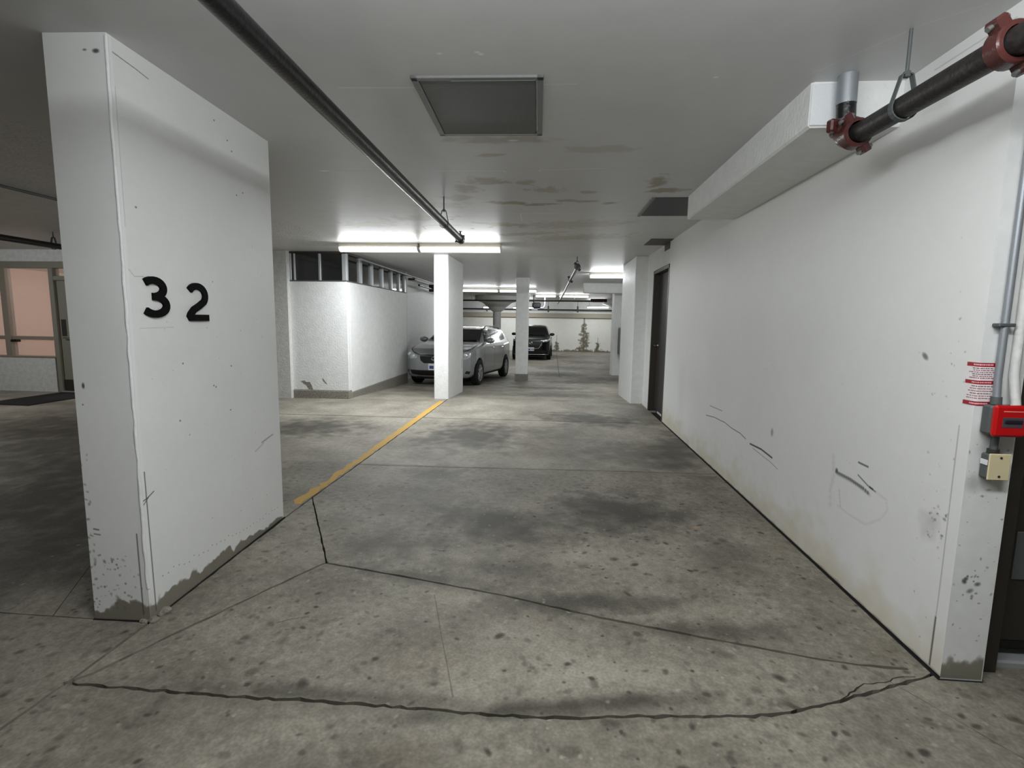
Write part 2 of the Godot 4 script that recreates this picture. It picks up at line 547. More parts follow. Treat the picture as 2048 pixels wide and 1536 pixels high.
func right_wall_canvas() -> Canvas:
	var nz := ragged_noise()
	var c := Canvas.new(Vector2(-7.9, CEIL), Vector2(5.73, CEIL), 300, true)
	c.base(Color(0.895, 0.897, 0.89), Color(0.92, 0.922, 0.917), 0.8, 9.0, 5, 0.3)
	# cream damp band along the foot of the wall
	for i in 46:
		var z := -7.8 + i * 0.125
		c.blob(z + rng.randf_range(-.05, .05), 0.03, rng.randf_range(.15, .4), rng.randf_range(.1, .32), Color(0.82, 0.79, 0.70), 0.42, 1.0, 0, nz, 0.5)
	for i in 40:
		var z := -6.5 + i * 0.11
		c.blob(z, 0.0, rng.randf_range(.12, .2), rng.randf_range(.012, .024), Color(0.5, 0.48, 0.42), 0.7, 0.8, 0, nz, 0.5)
	# grey traffic grime
	c.blob(-6.3, 0.75, 0.8, 0.4, Color(0.78, 0.78, 0.78), 0.22, 1.0)
	c.blob(-6.8, 0.6, 0.25, 0.5, Color(0.72, 0.73, 0.73), 0.2, 1.0)
	var dk := Color(0.2, 0.21, 0.2)
	c.stroke([Vector2(-5.674, .506), Vector2(-5.398, .535), Vector2(-5.056, .545), Vector2(-4.869, .53), Vector2(-4.649, .53), Vector2(-4.501, .51)], 0.012, dk, 0.75)
	c.stroke([Vector2(-4.406, .492), Vector2(-4.175, .503), Vector2(-3.954, .488)], 0.02, Color(0.12, 0.12, 0.12), 0.95)
	c.stroke([Vector2(-4.35, .47), Vector2(-4.0, .45), Vector2(-3.85, .43)], 0.01, dk, 0.4)
	c.stroke([Vector2(-5.555, .631), Vector2(-5.15, .643)], 0.012, dk, 0.5)
	c.stroke([Vector2(-3.094, .639), Vector2(-2.949, .639), Vector2(-2.825, .628), Vector2(-2.761, .613)], 0.028, Color(0.3, 0.31, 0.31), 0.8)
	c.stroke([Vector2(-3.09, .65), Vector2(-3.05, .64)], 0.035, dk, 0.8)
	c.stroke([Vector2(-2.887, .755), Vector2(-2.793, .754)], 0.016, dk, 0.8)
	c.stroke([Vector2(-2.881, .686), Vector2(-2.79, .656), Vector2(-2.715, .643)], 0.012, dk, 0.7)
	c.stroke([Vector2(-2.77, .652), Vector2(-2.735, .648)], 0.016, Color(0.05, .05, .05), 0.9)
	c.stroke([Vector2(-2.715, .643), Vector2(-2.632, .632), Vector2(-2.616, .583), Vector2(-2.661, .518), Vector2(-2.777, .444), Vector2(-2.931, .44), Vector2(-3.062, .45)], 0.022, Color(0.66, 0.66, 0.65), 0.22, 1.0)
	c.stroke([Vector2(-3.125, .427), Vector2(-3.139, .51), Vector2(-3.117, .611), Vector2(-3.147, .757)], 0.05, Color(0.66, 0.66, 0.64), 0.25, 1.0)
	c.stroke([Vector2(-3.02, .46), Vector2(-3.05, .56)], 0.03, Color(0.6, 0.6, 0.59), 0.3, 1.0)
	c.stroke([Vector2(-3.08, .63), Vector2(-2.9, .63), Vector2(-2.75, .61)], 0.03, Color(0.45, 0.46, 0.46), 0.35, 1.0)
	c.blob(-2.33, 0.64, 0.07, 0.09, Color(0.7, 0.7, 0.69), 0.5, 1.0, 0, nz, 0.6)
	c.blob(-4.0, 0.68, 0.03, 0.04, dk, 0.35)
	c.blob(-2.476, 1.369, 0.03, 0.016, dk, 0.6, 0.6, 0.6)
	flecks(c, -2.42, -2.22, 0.1, 1.9, 40, 0.002, 0.008, Color(0.45, .45, .44), 0.6)
	flecks(c, -2.34, -2.24, 0.57, 0.73, 26, 0.002, 0.01, Color(0.4, .4, .39), 0.75)
	flecks(c, -7.5, -2.2, 0.1, 1.4, 90, 0.002, 0.006, Color(0.5, .5, .48), 0.5)
	c.stroke([Vector2(-2.236, 0.02), Vector2(-2.232, 0.4), Vector2(-2.236, 1.1)], 0.008, Color(0.5, .5, .48), 0.6)
	c.stroke([Vector2(-2.236, 0.02), Vector2(-2.234, 0.25)], 0.014, Color(0.25, .23, .2), 0.8)
	# caulk strips at the ceiling
	c.stroke([Vector2(-2.62, 2.66), Vector2(-2.2, 2.655)], 0.008, Color(0.6, .6, .59), 0.5)
	return c

func pillar_canvas(side: bool) -> Canvas:
	var nz := ragged_noise()
	var wd := 1.4 if side else 0.3
	var c := Canvas.new(Vector2(0, CEIL), Vector2(wd, CEIL), 420, true)
	c.base(Color(0.895, 0.9, 0.893), Color(0.925, 0.928, 0.922), 1.2, 14.0, 9, 0.3)
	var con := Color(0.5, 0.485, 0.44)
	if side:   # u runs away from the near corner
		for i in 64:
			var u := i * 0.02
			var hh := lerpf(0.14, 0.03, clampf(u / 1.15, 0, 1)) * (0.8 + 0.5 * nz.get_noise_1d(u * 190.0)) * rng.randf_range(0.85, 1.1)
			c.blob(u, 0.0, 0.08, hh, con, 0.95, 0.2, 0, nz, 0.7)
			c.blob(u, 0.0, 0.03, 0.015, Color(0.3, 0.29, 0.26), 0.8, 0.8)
		for i in 30:
			var u := 0.1 + i * 0.04
			c.blob(u, lerpf(0.2, 0.1, u / 1.3) + rng.randf_range(-.015, .015), 0.006, 0.004, Color(0.45, .44, .4), 0.8)
		c.stroke([Vector2(1.09, .642), Vector2(1.2, .66), Vector2(1.25, .668)], 0.018, Color(0.4, .41, .42), 0.55)
		c.stroke([Vector2(1.0, .60), Vector2(1.12, .635)], 0.01, Color(0.5, .5, .5), 0.5)
		for p in [Vector2(.74, 2.62), Vector2(.86, 2.55), Vector2(.9, 2.5), Vector2(1.0, 2.28), Vector2(.93, 2.25), Vector2(.6, 1.1), Vector2(.62, 1.09), Vector2(.75, .93), Vector2(.35, 1.25), Vector2(.3, .95), Vector2(.78, 1.2), Vector2(.1, 2.0)]:
			c.blob(p.x, p.y, 0.008, 0.006, Color(0.3, .31, .3), 0.8)
		flecks(c, 0.1, 1.3, 0.2, 2.0, 60, 0.002, 0.006, Color(0.4, .4, .39), 0.6)
		# white corner bead painted over, with cracks
		c.rect(0.0, 0.15, 0.028, CEIL, Color(0.93, 0.935, 0.935))
		c.stroke([Vector2(0.03, 2.5), Vector2(0.028, 1.9)], 0.004, Color(0.5, .5, .5), 0.5)
		c.stroke([Vector2(0.03, 0.75), Vector2(0.032, 0.6), Vector2(0.036, 0.3), Vector2(0.04, 0.03)], 0.01, Color(0.28, .27, .26), 0.85)
		c.stroke([Vector2(0.0, .61), Vector2(0.04, .62), Vector2(.085, .64)], 0.008, Color(0.2, .17, .17), 0.9)
		c.stroke([Vector2(0.0, .585), Vector2(0.05, .625)], 0.008, Color(0.25, .2, .2), 0.8)
		c.stroke([Vector2(0.03, 1.71), Vector2(0.06, 1.68), Vector2(0.12, 1.685)], 0.006, Color(0.6, .6, .6), 0.6)
		c.stroke([Vector2(0.03, 2.64), Vector2(0.16, 2.63), Vector2(.24, 2.62)], 0.006, Color(0.25, .26, .26), 0.8)
		c.stroke([Vector2(.07, 1.44), Vector2(.3, 1.442)], 0.004, Color(0.7, .7, .7), 0.8)
	else:      # u runs from the left edge to the corner
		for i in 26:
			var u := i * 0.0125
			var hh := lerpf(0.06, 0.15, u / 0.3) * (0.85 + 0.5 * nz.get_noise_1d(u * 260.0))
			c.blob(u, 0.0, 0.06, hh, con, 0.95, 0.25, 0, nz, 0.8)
		flecks(c, 0.0, 0.3, 0.05, 0.35, 70, 0.003, 0.011, Color(0.4, .39, .35), 0.8)
		flecks(c, 0.0, 0.05, 0.05, 0.9, 40, 0.003, 0.012, Color(0.45, .44, .4), 0.7, 2.5)
		c.stroke([Vector2(0.05, .47), Vector2(.08, .465)], 0.012, Color(0.3, .3, .3), 0.8)
		c.stroke([Vector2(0.05, .445), Vector2(.085, .44)], 0.01, Color(0.3, .3, .3), 0.8)
		c.blob(0.06, 1.17, 0.009, 0.018, Color(0.25, .25, .27), 0.85)
		c.blob(0.05, 1.08, 0.005, 0.005, Color(0.3, .3, .3), 0.8)
		c.blob(0.25, 2.63, 0.02, 0.012, Color(0.25, .25, .27), 0.85)
		c.blob(0.2, 2.635, 0.012, 0.006, Color(0.3, .3, .3), 0.7)
		c.stroke([Vector2(0.262, 0.45), Vector2(0.266, 0.03)], 0.01, Color(0.28, .27, .26), 0.8)
		c.rect(0.272, 0.16, 0.3, CEIL, Color(0.91, 0.915, 0.915))
	return c

func build_shell() -> void:
	# ceiling with its own water stains
	var cc := Canvas.new(Vector2(-3.4, -10.0), Vector2(5.2, 9.2), 170)
	cc.base(Color(0.775, 0.778, 0.78), Color(0.82, 0.822, 0.822), 0.5, 4.0, 15, 0.35)
	var nz := ragged_noise()
	var st := Color(0.57, 0.53, 0.44)
	for s in [[-0.62, -4.60, .24, .12, .6], [-0.83, -4.85, .16, .16, .55], [-0.97, -5.2, .2, .14, .5], [-0.5, -5.42, .25, .08, .65], [-0.1, -4.9, .2, .12, .35], [-0.2, -5.5, .22, .07, .6], [0.2, -5.35, .26, .07, .5], [0.86, -4.65, .1, .2, .6], [1.0, -4.95, .2, .1, .6], [0.55, -5.45, .1, .06, .5], [-1.2, -5.5, .3, .2, .35], [-0.25, -4.65, .1, .1, .4], [-0.4, -3.58, .4, .08, .28], [0.3, -3.8, .3, .1, .2], [-0.5, -3.9, .16, .04, .35], [0.3, -5.0, .1, .07, .4], [-1.6, -6.2, .5, .2, .35], [-0.7, -6.6, .4, .15, .4], [0.2, -6.6, .8, .3, .25], [0.3, -7.6, .9, .3, .3], [-1.8, -7.2, .7, .2, .35], [-2.4, -6.6, .5, .25, .3], [-0.4, -7.3, .6, .15, .35]]:
		cc.blob(s[0], s[1], s[2], s[3], st, minf(s[4] * 1.35, 0.9), 0.5, rng.randf_range(-.3, .3), nz, 0.7)
	cc.stroke([Vector2(-1.74, -6.95), Vector2(-1.72, -6.72), Vector2(-1.5, -6.63), Vector2(-1.2, -6.66)], 0.03, Color(0.35, .32, .26), 0.7)
	for s in [[-1.45, -7.15, .03], [-1.1, -6.9, .04], [-0.85, -6.8, .05], [-1.9, -7.4, .03], [-1.25, -6.3, .03], [0.55, -5.45, .03]]:
		cc.blob(s[0], s[1], s[2], s[2] * .6, Color(0.35, .33, .28), 0.8, 0.6, 0, nz, 0.5)
	for i in 26:   # formwork board marks, with the grazing light on them painted as streaks
		var z := -5.6 - i * 0.16 + rng.randf_range(-.05, .05)
		cc.stroke([Vector2(-3.2, z), Vector2(1.7, z + rng.randf_range(-.03, .03))], 0.02, Color(0.74, .72, .68) if i % 2 else Color(0.92, .92, .91), 0.28)
	var lt := Color(0.95, 0.95, 0.94)
	cc.stroke([Vector2(-1.9, -4.256), Vector2(1.0, -4.25)], 0.012, Color(0.7, .7, .69), 0.5)
	cc.stroke([Vector2(-0.95, -4.28), Vector2(-0.43, -4.29), Vector2(-0.42, -4.36)], 0.014, lt, 0.9)
	cc.stroke([Vector2(-0.14, -4.32), Vector2(-0.14, -4.275), Vector2(0.4, -4.25)], 0.014, lt, 0.9)
	cc.stroke([Vector2(-1.16, -2.777), Vector2(-0.75, -2.795)], 0.02, lt, 0.6)
	cc.stroke([Vector2(-0.08, -2.79), Vector2(0.1, -2.79)], 0.014, lt, 0.6)
	cc.stroke([Vector2(-0.41, -6.4), Vector2(-0.40, -5.94), Vector2(0.02, -5.942)], 0.016, lt, 0.85)
	cc.blob(-0.3, -3.6, 0.05, 0.02, lt, 0.9)
	cc.blob(-1.914, -4.256, 0.06, 0.015, Color.WHITE, 1.0)
	for s in [[-0.375, -2.457], [-0.36, -2.475], [-0.55, -2.46], [0.766, -2.75]]:
		cc.blob(s[0], s[1], 0.018, 0.012, Color(0.97, .97, .97), 0.8)
	cc.stroke([Vector2(1.2, -2.75), Vector2(1.44, -2.34), Vector2(1.6, -2.2)], 0.012, lt, 0.35)
	var cm := painted(cc, 0.42)
	cm.normal_enabled = false
	var g := G.new()
	var far := G.new()
	var x0 := -3.4; var x1 := 1.8; var z0 := -10.0; var z1 := -0.8
	g.quad(Vector3(x0, CEIL, z0), Vector3(x1, CEIL, z0), Vector3(x1, CEIL, z1), Vector3(x0, CEIL, z1), cc.at(x0, z0), cc.at(x1, z0), cc.at(x1, z1), cc.at(x0, z1))
	for r in [[-14.0, -3.4, -10.0, -0.8], [1.8, 5.0, -10.0, -0.8], [-14.0, 5.0, -0.8, 5.0], [-14.0, 5.0, -32.0, -10.0]]:
		far.quad(Vector3(r[0], CEIL, r[2]), Vector3(r[1], CEIL, r[2]), Vector3(r[1], CEIL, r[3]), Vector3(r[0], CEIL, r[3]))
	far.box(Vector3(-14.2, CEIL + 0.01, -32.2), Vector3(5.2, CEIL + 0.3, 5.2))
	var am := g.mesh()
	far.mesh(am)
	am.surface_set_material(0, cm)
	var cmat: StandardMaterial3D = M.old_wall.duplicate()
	cmat.roughness = 0.45
	cmat.albedo_texture = ramp_tex(0.01, 4, Color(0.765, 0.765, 0.765), Color(0.815, 0.815, 0.81), 23)
	am.surface_set_material(1, cmat)
	struct("ceiling", am, null, "white painted concrete garage ceiling with brown water stains", "ceiling")

	# right wall with the door opening
	var wc := right_wall_canvas()
	var wm := painted(wc, 0.5)
	g = G.new()
	for r in [[-7.85, NEAR_Z, 0.0, CEIL]]:
		g.quad(Vector3(RIGHT, r[2], r[1]), Vector3(RIGHT, r[2], r[0]), Vector3(RIGHT, r[3], r[0]), Vector3(RIGHT, r[3], r[1]), wc.at(r[1], r[2]), wc.at(r[0], r[2]), wc.at(r[0], r[3]), wc.at(r[1], r[3]))
	var w2 := G.new()
	w2.quad(Vector3(RIGHT, -.5, NEAR_Z), Vector3(RIGHT, -.5, -7.85), Vector3(RIGHT, 0, -7.85), Vector3(RIGHT, 0, NEAR_Z))
	w2.box(Vector3(RIGHT + 0.001, -0.5, -7.85), Vector3(1.87, CEIL, -2.171))
	w2.box(Vector3(RIGHT, 2.38, -9.06), Vector3(2.2, CEIL, -7.85))
	w2.box(Vector3(RIGHT, -0.5, -12.0), Vector3(2.2, CEIL, -9.06))
	w2.box(Vector3(1.86, -0.5, -9.06), Vector3(2.2, CEIL, -7.0))
	am = g.mesh()
	w2.mesh(am)
	var foot := G.new()
	foot.box(Vector3(1.68, -0.06, -7.84), Vector3(RIGHT + 0.0005, -0.008, NEAR_Z))
	foot.box(Vector3(RIGHT - 0.0008, -0.01, -7.84), Vector3(RIGHT, 0.006, NEAR_Z))
	foot.mesh(am)
	am.surface_set_material(0, wm)
	am.surface_set_material(1, M.wall)
	am.surface_set_material(2, M.sub)
	struct("wall_right", am, null, "long scuffed white painted wall on the right with cream damp foot", "wall")

	# end face of the right wall and the wall with the near door
	var fc := Canvas.new(Vector2(1.68, CEIL), Vector2(0.2, CEIL), 420, true)
	fc.base(Color(0.86, 0.865, 0.86), Color(0.91, 0.915, 0.91), 3.0, 14.0, 19, 0.4)
	for i in 12:
		fc.blob(1.7 + i * .016, 0.0, .03, rng.randf_range(.05, .13), Color(0.5, .49, .44), 0.9, 0.3, 0, nz, 0.6)
	flecks(fc, 1.7, 1.87, 0.1, 1.1, 46, 0.002, 0.008, Color(0.35, .35, .35), 0.7, 2.2)
	flecks(fc, 1.74, 1.8, 0.35, 0.5, 14, 0.005, 0.013, Color(0.2, .2, .2), 0.8)
	fc.blob(1.75, 1.0, 0.06, 0.14, Color(0.6, .61, .6), 0.4, 1.0)
	fc.blob(1.74, 0.87, 0.05, 0.05, Color(0.5, .51, .5), 0.4, 1.0, 0, nz, 0.5)
	var fm := painted(fc, 0.5)
	g = G.new()
	g.quad(Vector3(RIGHT, 0, NEAR_Z), Vector3(1.866, 0, NEAR_Z), Vector3(1.866, CEIL, NEAR_Z), Vector3(RIGHT, CEIL, NEAR_Z), fc.at(RIGHT, 0), fc.at(1.866, 0), fc.at(1.866, CEIL), fc.at(RIGHT, CEIL))
	w2 = G.new()
	w2.box(Vector3(1.866, 2.25, -2.4), Vector3(5.0, CEIL, NEAR_Z))
	w2.box(Vector3(1.8, -0.5, -2.4), Vector3(1.866, CEIL, NEAR_Z - 0.001))
	w2.box(Vector3(2.95, -0.5, -2.4), Vector3(5.0, 2.25, NEAR_Z))
	am = g.mesh()
	w2.mesh(am)
	foot = G.new()
	foot.box(Vector3(1.68, -0.06, NEAR_Z - 0.1), Vector3(1.87, -0.004, NEAR_Z + 0.014))
	foot.mesh(am)
	am.surface_set_material(2, M.sub)
	am.surface_set_material(0, fm)
	am.surface_set_material(1, M.wall)
	struct("wall_front", am, null, "narrow chipped white wall end beside the dark near door", "wall")

	# pier past the brown door, and the far right wall
	struct("wall_pier", box(Vector3(1.4745, -0.6, -11.34), Vector3(2.2, CEIL, -9.605), 0.012), M.wall, "white pier standing out of the wall just past the brown door", "wall")
	struct("wall_right_far", box(Vector3(2.3, -0.6, -17.55), Vector3(2.5, CEIL, -11.0)), M.wall, "white wall far down the right side", "wall")
	# outer walls that close the garage
	struct("wall_left", box(Vector3(-14.2, -0.6, -32.0), Vector3(-14.0, CEIL, 5.0)), M.old_wall, "grey white outer wall of the garage on the left", "wall")
	struct("wall_rear", box(Vector3(-14.0, -0.6, 5.0), Vector3(5.0, CEIL, 5.2)), M.old_wall, "white wall behind the camera", "wall")
	struct("wall_right_near", box(Vector3(5.0, -0.6, -32.0), Vector3(5.2, CEIL, 5.0)), M.old_wall, "outer white wall on the far right of the garage", "wall")

	# pillar 32: near pillar on the left
	var ca := pillar_canvas(true)
	var cb := pillar_canvas(false)
	var yaw := 0.035
	var p := thing("pillar", "big white rectangular concrete pillar carrying the black number 32", "pillar", Vector3(-1.945, 0, -2.21), yaw)
	p.set_meta("kind", "structure")
	var L := 1.345; var W := 0.283
	g = G.new()
	g.quad(Vector3(0, 0, 0), Vector3(0, 0, -L), Vector3(0, CEIL, -L), Vector3(0, CEIL, 0), ca.at(0, 0), ca.at(L, 0), ca.at(L, CEIL), ca.at(0, CEIL))
	var g2 := G.new()
	g2.quad(Vector3(-W, 0, 0), Vector3(0, 0, 0), Vector3(0, CEIL, 0), Vector3(-W, CEIL, 0), cb.at(0.3 - W, 0), cb.at(0.3, 0), cb.at(0.3, CEIL), cb.at(0.3 - W, CEIL))
	var g3 := G.new()
	g3.box(Vector3(-W, -0.2, -L), Vector3(-0.001, CEIL, -0.001))
	am = g.mesh()
	g2.mesh(am)
	g3.mesh(am)
	am.surface_set_material(0, painted(ca, 0.5))
	am.surface_set_material(1, painted(cb, 0.5))
	am.surface_set_material(2, M.wall)
	put("shaft", am, null, p)
	put("dark_gap", box(Vector3(-W - .006, -0.06, -L - .006), Vector3(0.009, 0.004, 0.007)), M.sub, p)
	# rough plaster bead down its corner and lumps at its foot
	g = G.new()
	var pts := PackedVector3Array()
	var rad := PackedFloat32Array()
	for i in 40:
		pts.append(Vector3(-0.004 + rng.randf_range(-.002, .002), 0.17 + i * 2.52 / 39.0, -0.004 + rng.randf_range(-.002, .002)))
		rad.append(0.0075 + rng.randf_range(-.001, .0015))
	g.tube(pts, 0.012, 10, true, rad)
	put("corner_bead", g.mesh(), M.wall, p)
	for i in 9:
		g = G.new()
		var s := rng.randf_range(0.012, 0.028)
		g.box(Vector3(-s, 0, -s), Vector3(s, s * 1.3, s), s * 0.5, Transform3D(Basis(Vector3.UP, rng.randf() * 3.0), Vector3(rng.randf_range(-.05, .02), -0.008, rng.randf_range(-.09, .02))))
		put("mortar_crumb", g.mesh(), M.concrete, p)

	# pillar in the middle, and the slim one behind
	p = thing("pillar", "white middle pillar in front of the silver car, under the pair of strip lights", "pillar", Vector3(-2.235, 0, -9.53))
	p.set_meta("kind", "structure")
	put("shaft", box(Vector3(0, -0.2, -1.57), Vector3(0.277, CEIL, 0), 0.012), M.wall, p)
	put("chipped_patch", box(Vector3(0.2765, 0.45, -1.5), Vector3(0.279, 0.66, -1.38), 0.001), M.old_wall, p)
	p = thing("pillar", "slim white pillar between the silver car and the dark car, with a bare grey foot", "pillar", Vector3(-1.05, fy(-14.8), -14.9))
	p.set_meta("kind", "structure")
	put("shaft", box(Vector3(0, 0.0, 0), Vector3(0.35, CEIL + 0.27, 0.4), 0.01), M.wall, p)
	put("bare_foot", box(Vector3(-0.006, -0.1, -0.006), Vector3(0.356, 0.2, 0.406), 0.008), M.concrete, p)

	# the "3" and the "2"
	var s3 := PackedVector2Array()
	for k in 15:
		var a := deg_to_rad(lerpf(140, -90, k / 14.0))
		s3.append(Vector2(0.085 + cos(a) * 0.058, 0.1425 + sin(a) * 0.0395))
	s3.append(Vector2(0.078, 0.103))
	var lo := PackedVector2Array([Vector2(0.078, 0.103)])
	for k in 17:
		var a := deg_to_rad(lerpf(90, -142, k / 16.0))
		lo.append(Vector2(0.088 + cos(a) * 0.068, 0.0605 + sin(a) * 0.0425))
	var s2 := PackedVector2Array()
	for k in 15:
		var a := deg_to_rad(lerpf(150, -38, k / 14.0))
		s2.append(Vector2(0.088 + cos(a) * 0.06, 0.138 + sin(a) * 0.052))
	for q in [Vector2(0.1, 0.083), Vector2(0.06, 0.062), Vector2(0.034, 0.036), Vector2(0.026, 0.018), Vector2(0.165, 0.018)]: s2.append(q)
	var where := [[[s3, lo], 0.07, 1.489, "three", "black raised number three on the side of the big white pillar"], [[s2], 0.388, 1.473, "two", "black raised number two on the side of the big white pillar"]]
	for q in where:
		g = G.new()
		var xf := Transform3D(Basis(Vector3.UP, PI / 2 + yaw), Vector3(-1.945, q[2], -2.21) + Basis(Vector3.UP, yaw) * Vector3(0.0, 0, -q[1]))
		var shapes: Array = []
		for line in q[0]:
			for o in Geometry2D.offset_polyline(line, 0.0175, Geometry2D.JOIN_ROUND, Geometry2D.END_BUTT):
				for j in o.size(): o[j].x *= 1.15
				if shapes.size():
					var u := Geometry2D.merge_polygons(shapes[0], o)
					shapes[0] = u[0]
				else: shapes.append(o)
		g.extrude(shapes[0], 0.012, xf)
		tag(put("number_" + q[3], g.mesh(), M.digit), q[4], "number")

# ---------------------------------------------------------------- floor: slabs cut by joints and cracks
func floor_canvas(o: Vector2, size: Vector2, ppm: float, close: bool) -> Canvas:
	var c := Canvas.new(o, size, ppm)
	if close: c.base(Color(0.43, 0.412, 0.37), Color(0.67, 0.648, 0.597), 1.3, 14.0, 33, 0.42)
	else: c.base(Color(0.47, 0.452, 0.41), Color(0.72, 0.70, 0.648), 1.3, 14.0, 33, 0.42)
	var nz := ragged_noise()
	nz.frequency = 0.035
	nz.fractal_octaves = 5
	var dk := Color(0.285, 0.275, 0.245)  # stain colour; wide blobs left of the big pillar paint in its shadow
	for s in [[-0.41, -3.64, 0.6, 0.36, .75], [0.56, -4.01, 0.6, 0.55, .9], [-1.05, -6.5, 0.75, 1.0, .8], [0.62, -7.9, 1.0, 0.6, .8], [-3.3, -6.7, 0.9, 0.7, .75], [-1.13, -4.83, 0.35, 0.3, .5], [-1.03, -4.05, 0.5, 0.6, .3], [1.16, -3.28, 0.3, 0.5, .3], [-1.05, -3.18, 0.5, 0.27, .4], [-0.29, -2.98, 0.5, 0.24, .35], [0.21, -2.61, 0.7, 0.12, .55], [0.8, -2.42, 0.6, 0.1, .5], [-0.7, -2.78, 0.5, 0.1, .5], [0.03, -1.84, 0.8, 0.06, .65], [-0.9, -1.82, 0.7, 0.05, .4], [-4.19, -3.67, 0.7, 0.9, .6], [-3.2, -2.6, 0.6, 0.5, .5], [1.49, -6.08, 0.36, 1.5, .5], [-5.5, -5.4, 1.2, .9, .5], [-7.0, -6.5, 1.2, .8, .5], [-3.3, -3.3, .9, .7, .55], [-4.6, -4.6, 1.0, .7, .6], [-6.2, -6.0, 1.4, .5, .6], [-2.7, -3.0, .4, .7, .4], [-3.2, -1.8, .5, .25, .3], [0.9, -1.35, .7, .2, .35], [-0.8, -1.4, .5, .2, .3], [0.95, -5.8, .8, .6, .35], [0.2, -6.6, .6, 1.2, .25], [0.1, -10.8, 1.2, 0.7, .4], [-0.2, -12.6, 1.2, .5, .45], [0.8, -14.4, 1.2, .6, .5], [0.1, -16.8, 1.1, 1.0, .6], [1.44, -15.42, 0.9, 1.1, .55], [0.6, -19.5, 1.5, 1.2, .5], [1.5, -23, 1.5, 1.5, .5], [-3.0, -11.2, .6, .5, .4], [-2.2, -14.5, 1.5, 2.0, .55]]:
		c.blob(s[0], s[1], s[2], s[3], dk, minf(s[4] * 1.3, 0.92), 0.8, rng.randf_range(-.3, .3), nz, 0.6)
	var lt := Color(0.73, 0.71, 0.66)
	for s in [[-0.41, -2.60, 0.26, 0.14, .6], [-0.10, -2.30, 0.4, 0.2, .5], [0.3, -2.05, .5, .14, .5], [0.18, -3.17, 0.3, 0.2, .5], [0.60, -3.02, 0.3, 0.29, .45], [-1.80, -3.3, 0.15, 0.5, .5], [-0.62, -3.08, 0.58, 0.12, .45], [0.02, -2.05, 0.35, 0.12, .4], [-1.58, -4.53, 0.3, 0.4, .4], [-0.10, -5.43, 0.7, 0.2, .4], [-0.47, -9.3, 1.2, 0.5, .5], [0.46, -10.2, 1.1, 0.4, .55], [-1.3, -3.5, .3, .3, .35], [-2.6, -1.95, .5, .15, .3], [-1.6, -2.9, .2, .4, .3], [1.2, -1.6, .4, .2, .3], [0.2, -12, 1.3, .25, .5], [-1.2, -5.9, .3, .5, .35]]:
		c.blob(s[0], s[1], s[2], s[3], lt, s[4], 1.0, rng.randf_range(-.2, .2), nz, 0.5)
	for s in [[-0.1, -6.0, .25, .3], [-0.05, -7.4, .1, .5]]:
		c.blob(s[0], s[1], s[2], s[3], Color(0.6, .56, .45), 0.3, 1.0, 0, nz, .5)
	for q in [[-1.98, -5.02, 1.7, -5.14], [-4.9, -7.55, 1.7, -7.7]]:
		c.stroke([Vector2(q[0], q[1]), Vector2(q[2], q[3])], 0.10, dk, 0.32, 1.0)
	for q in [[-1.35, -2.89, .28, -2.475], [.28, -2.475, 1.4, -2.223], [-1.9, -1.78, .2, -1.8], [.2, -1.8, 1.1, -1.95]]:
		c.stroke([Vector2(q[0], q[1]), Vector2(q[2], q[3])], 0.16, dk, 0.16, 1.0)
	# rusty and greenish tints
	for i in 30:
		c.blob(rng.randf_range(-2, 1.7), rng.randf_range(-5, -1.2), rng.randf_range(.06, .3), rng.randf_range(.05, .2), [Color(0.54, .49, .41), Color(0.5, .51, .44), Color(0.54, .5, .47)][i % 3], 0.25, 1.0, 0, nz, .6)
	c.blob(1.09, -3.73, 0.035, 0.02, Color(0.82, .58, .4), 0.8)
	if close:
		nz.frequency = 0.06
		# pitted cement skin: many small pale and dark scabs
		for i in 3600:
			var x := rng.randf_range(-3.2, 2.4)
			var z := -1.1 - 3.9 * pow(rng.randf(), 1.4)
			var r := rng.randf_range(0.005, 0.03) * rng.randf_range(0.5, 1.0)
			c.blob(x, z, r * rng.randf_range(.8, 1.8), r, lt if i % 5 < 3 and r < 0.014 else dk, rng.randf_range(0.15, 0.45) if r > 0.014 else rng.randf_range(0.25, 0.6), 0.7, rng.randf() * PI, nz, .7)
		# dark gum and oil spots
		for i in 760:
			var x := rng.randf_range(-2.6, 2.4)
			var z := -1.1 - 3.8 * pow(rng.randf(), 1.5)
			if x < 0.2 and rng.randf() < 0.45: x = rng.randf_range(0.2, 1.7)
			var r := rng.randf_range(0.004, 0.015) * rng.randf_range(0.6, 1.5)
			c.blob(x, z, r * rng.randf_range(1.0, 1.9), r, Color(0.26, .245, .215), rng.randf_range(0.4, 0.95), 0.7, rng.randf() * PI, nz, .6)
		for s in [[0.62, -1.3, .022], [0.56, -1.3, .016], [0.45, -1.42, .02], [-.75, -2.05, .02], [-1.0, -1.87, .03], [-.6, -2.35, .012], [.1, -2.1, .018], [.2, -2.02, .014], [1.2, -1.6, .025], [1.35, -1.75, .02], [1.0, -2.1, .03], [-1.25, -2.55, .02], [-1.2, -2.42, .012], [-1.22, -2.36, .012]]:
			c.blob(s[0], s[1], s[2] * 1.3, s[2], Color(0.22, .205, .18), 0.8, 0.7, rng.randf() * PI, nz, .5)
		c.stroke([Vector2(-1.2, -2.33), Vector2(-1.28, -2.3), Vector2(-1.33, -2.26)], 0.01, Color(0.3, .28, .25), 0.7)
		# hairline cracks that are only stains
		c.stroke([Vector2(-0.615, -2.6), Vector2(-0.56, -2.44), Vector2(-0.512, -2.287), Vector2(-0.43, -2.05), Vector2(-0.364, -1.851)], 0.006, Color(0.3, .28, .25), 0.7)
		c.stroke([Vector2(1.0, -2.98), Vector2(1.25, -3.1), Vector2(1.4, -3.0)], 0.01, Color(0.42, .35, .26), 0.5)
	return c

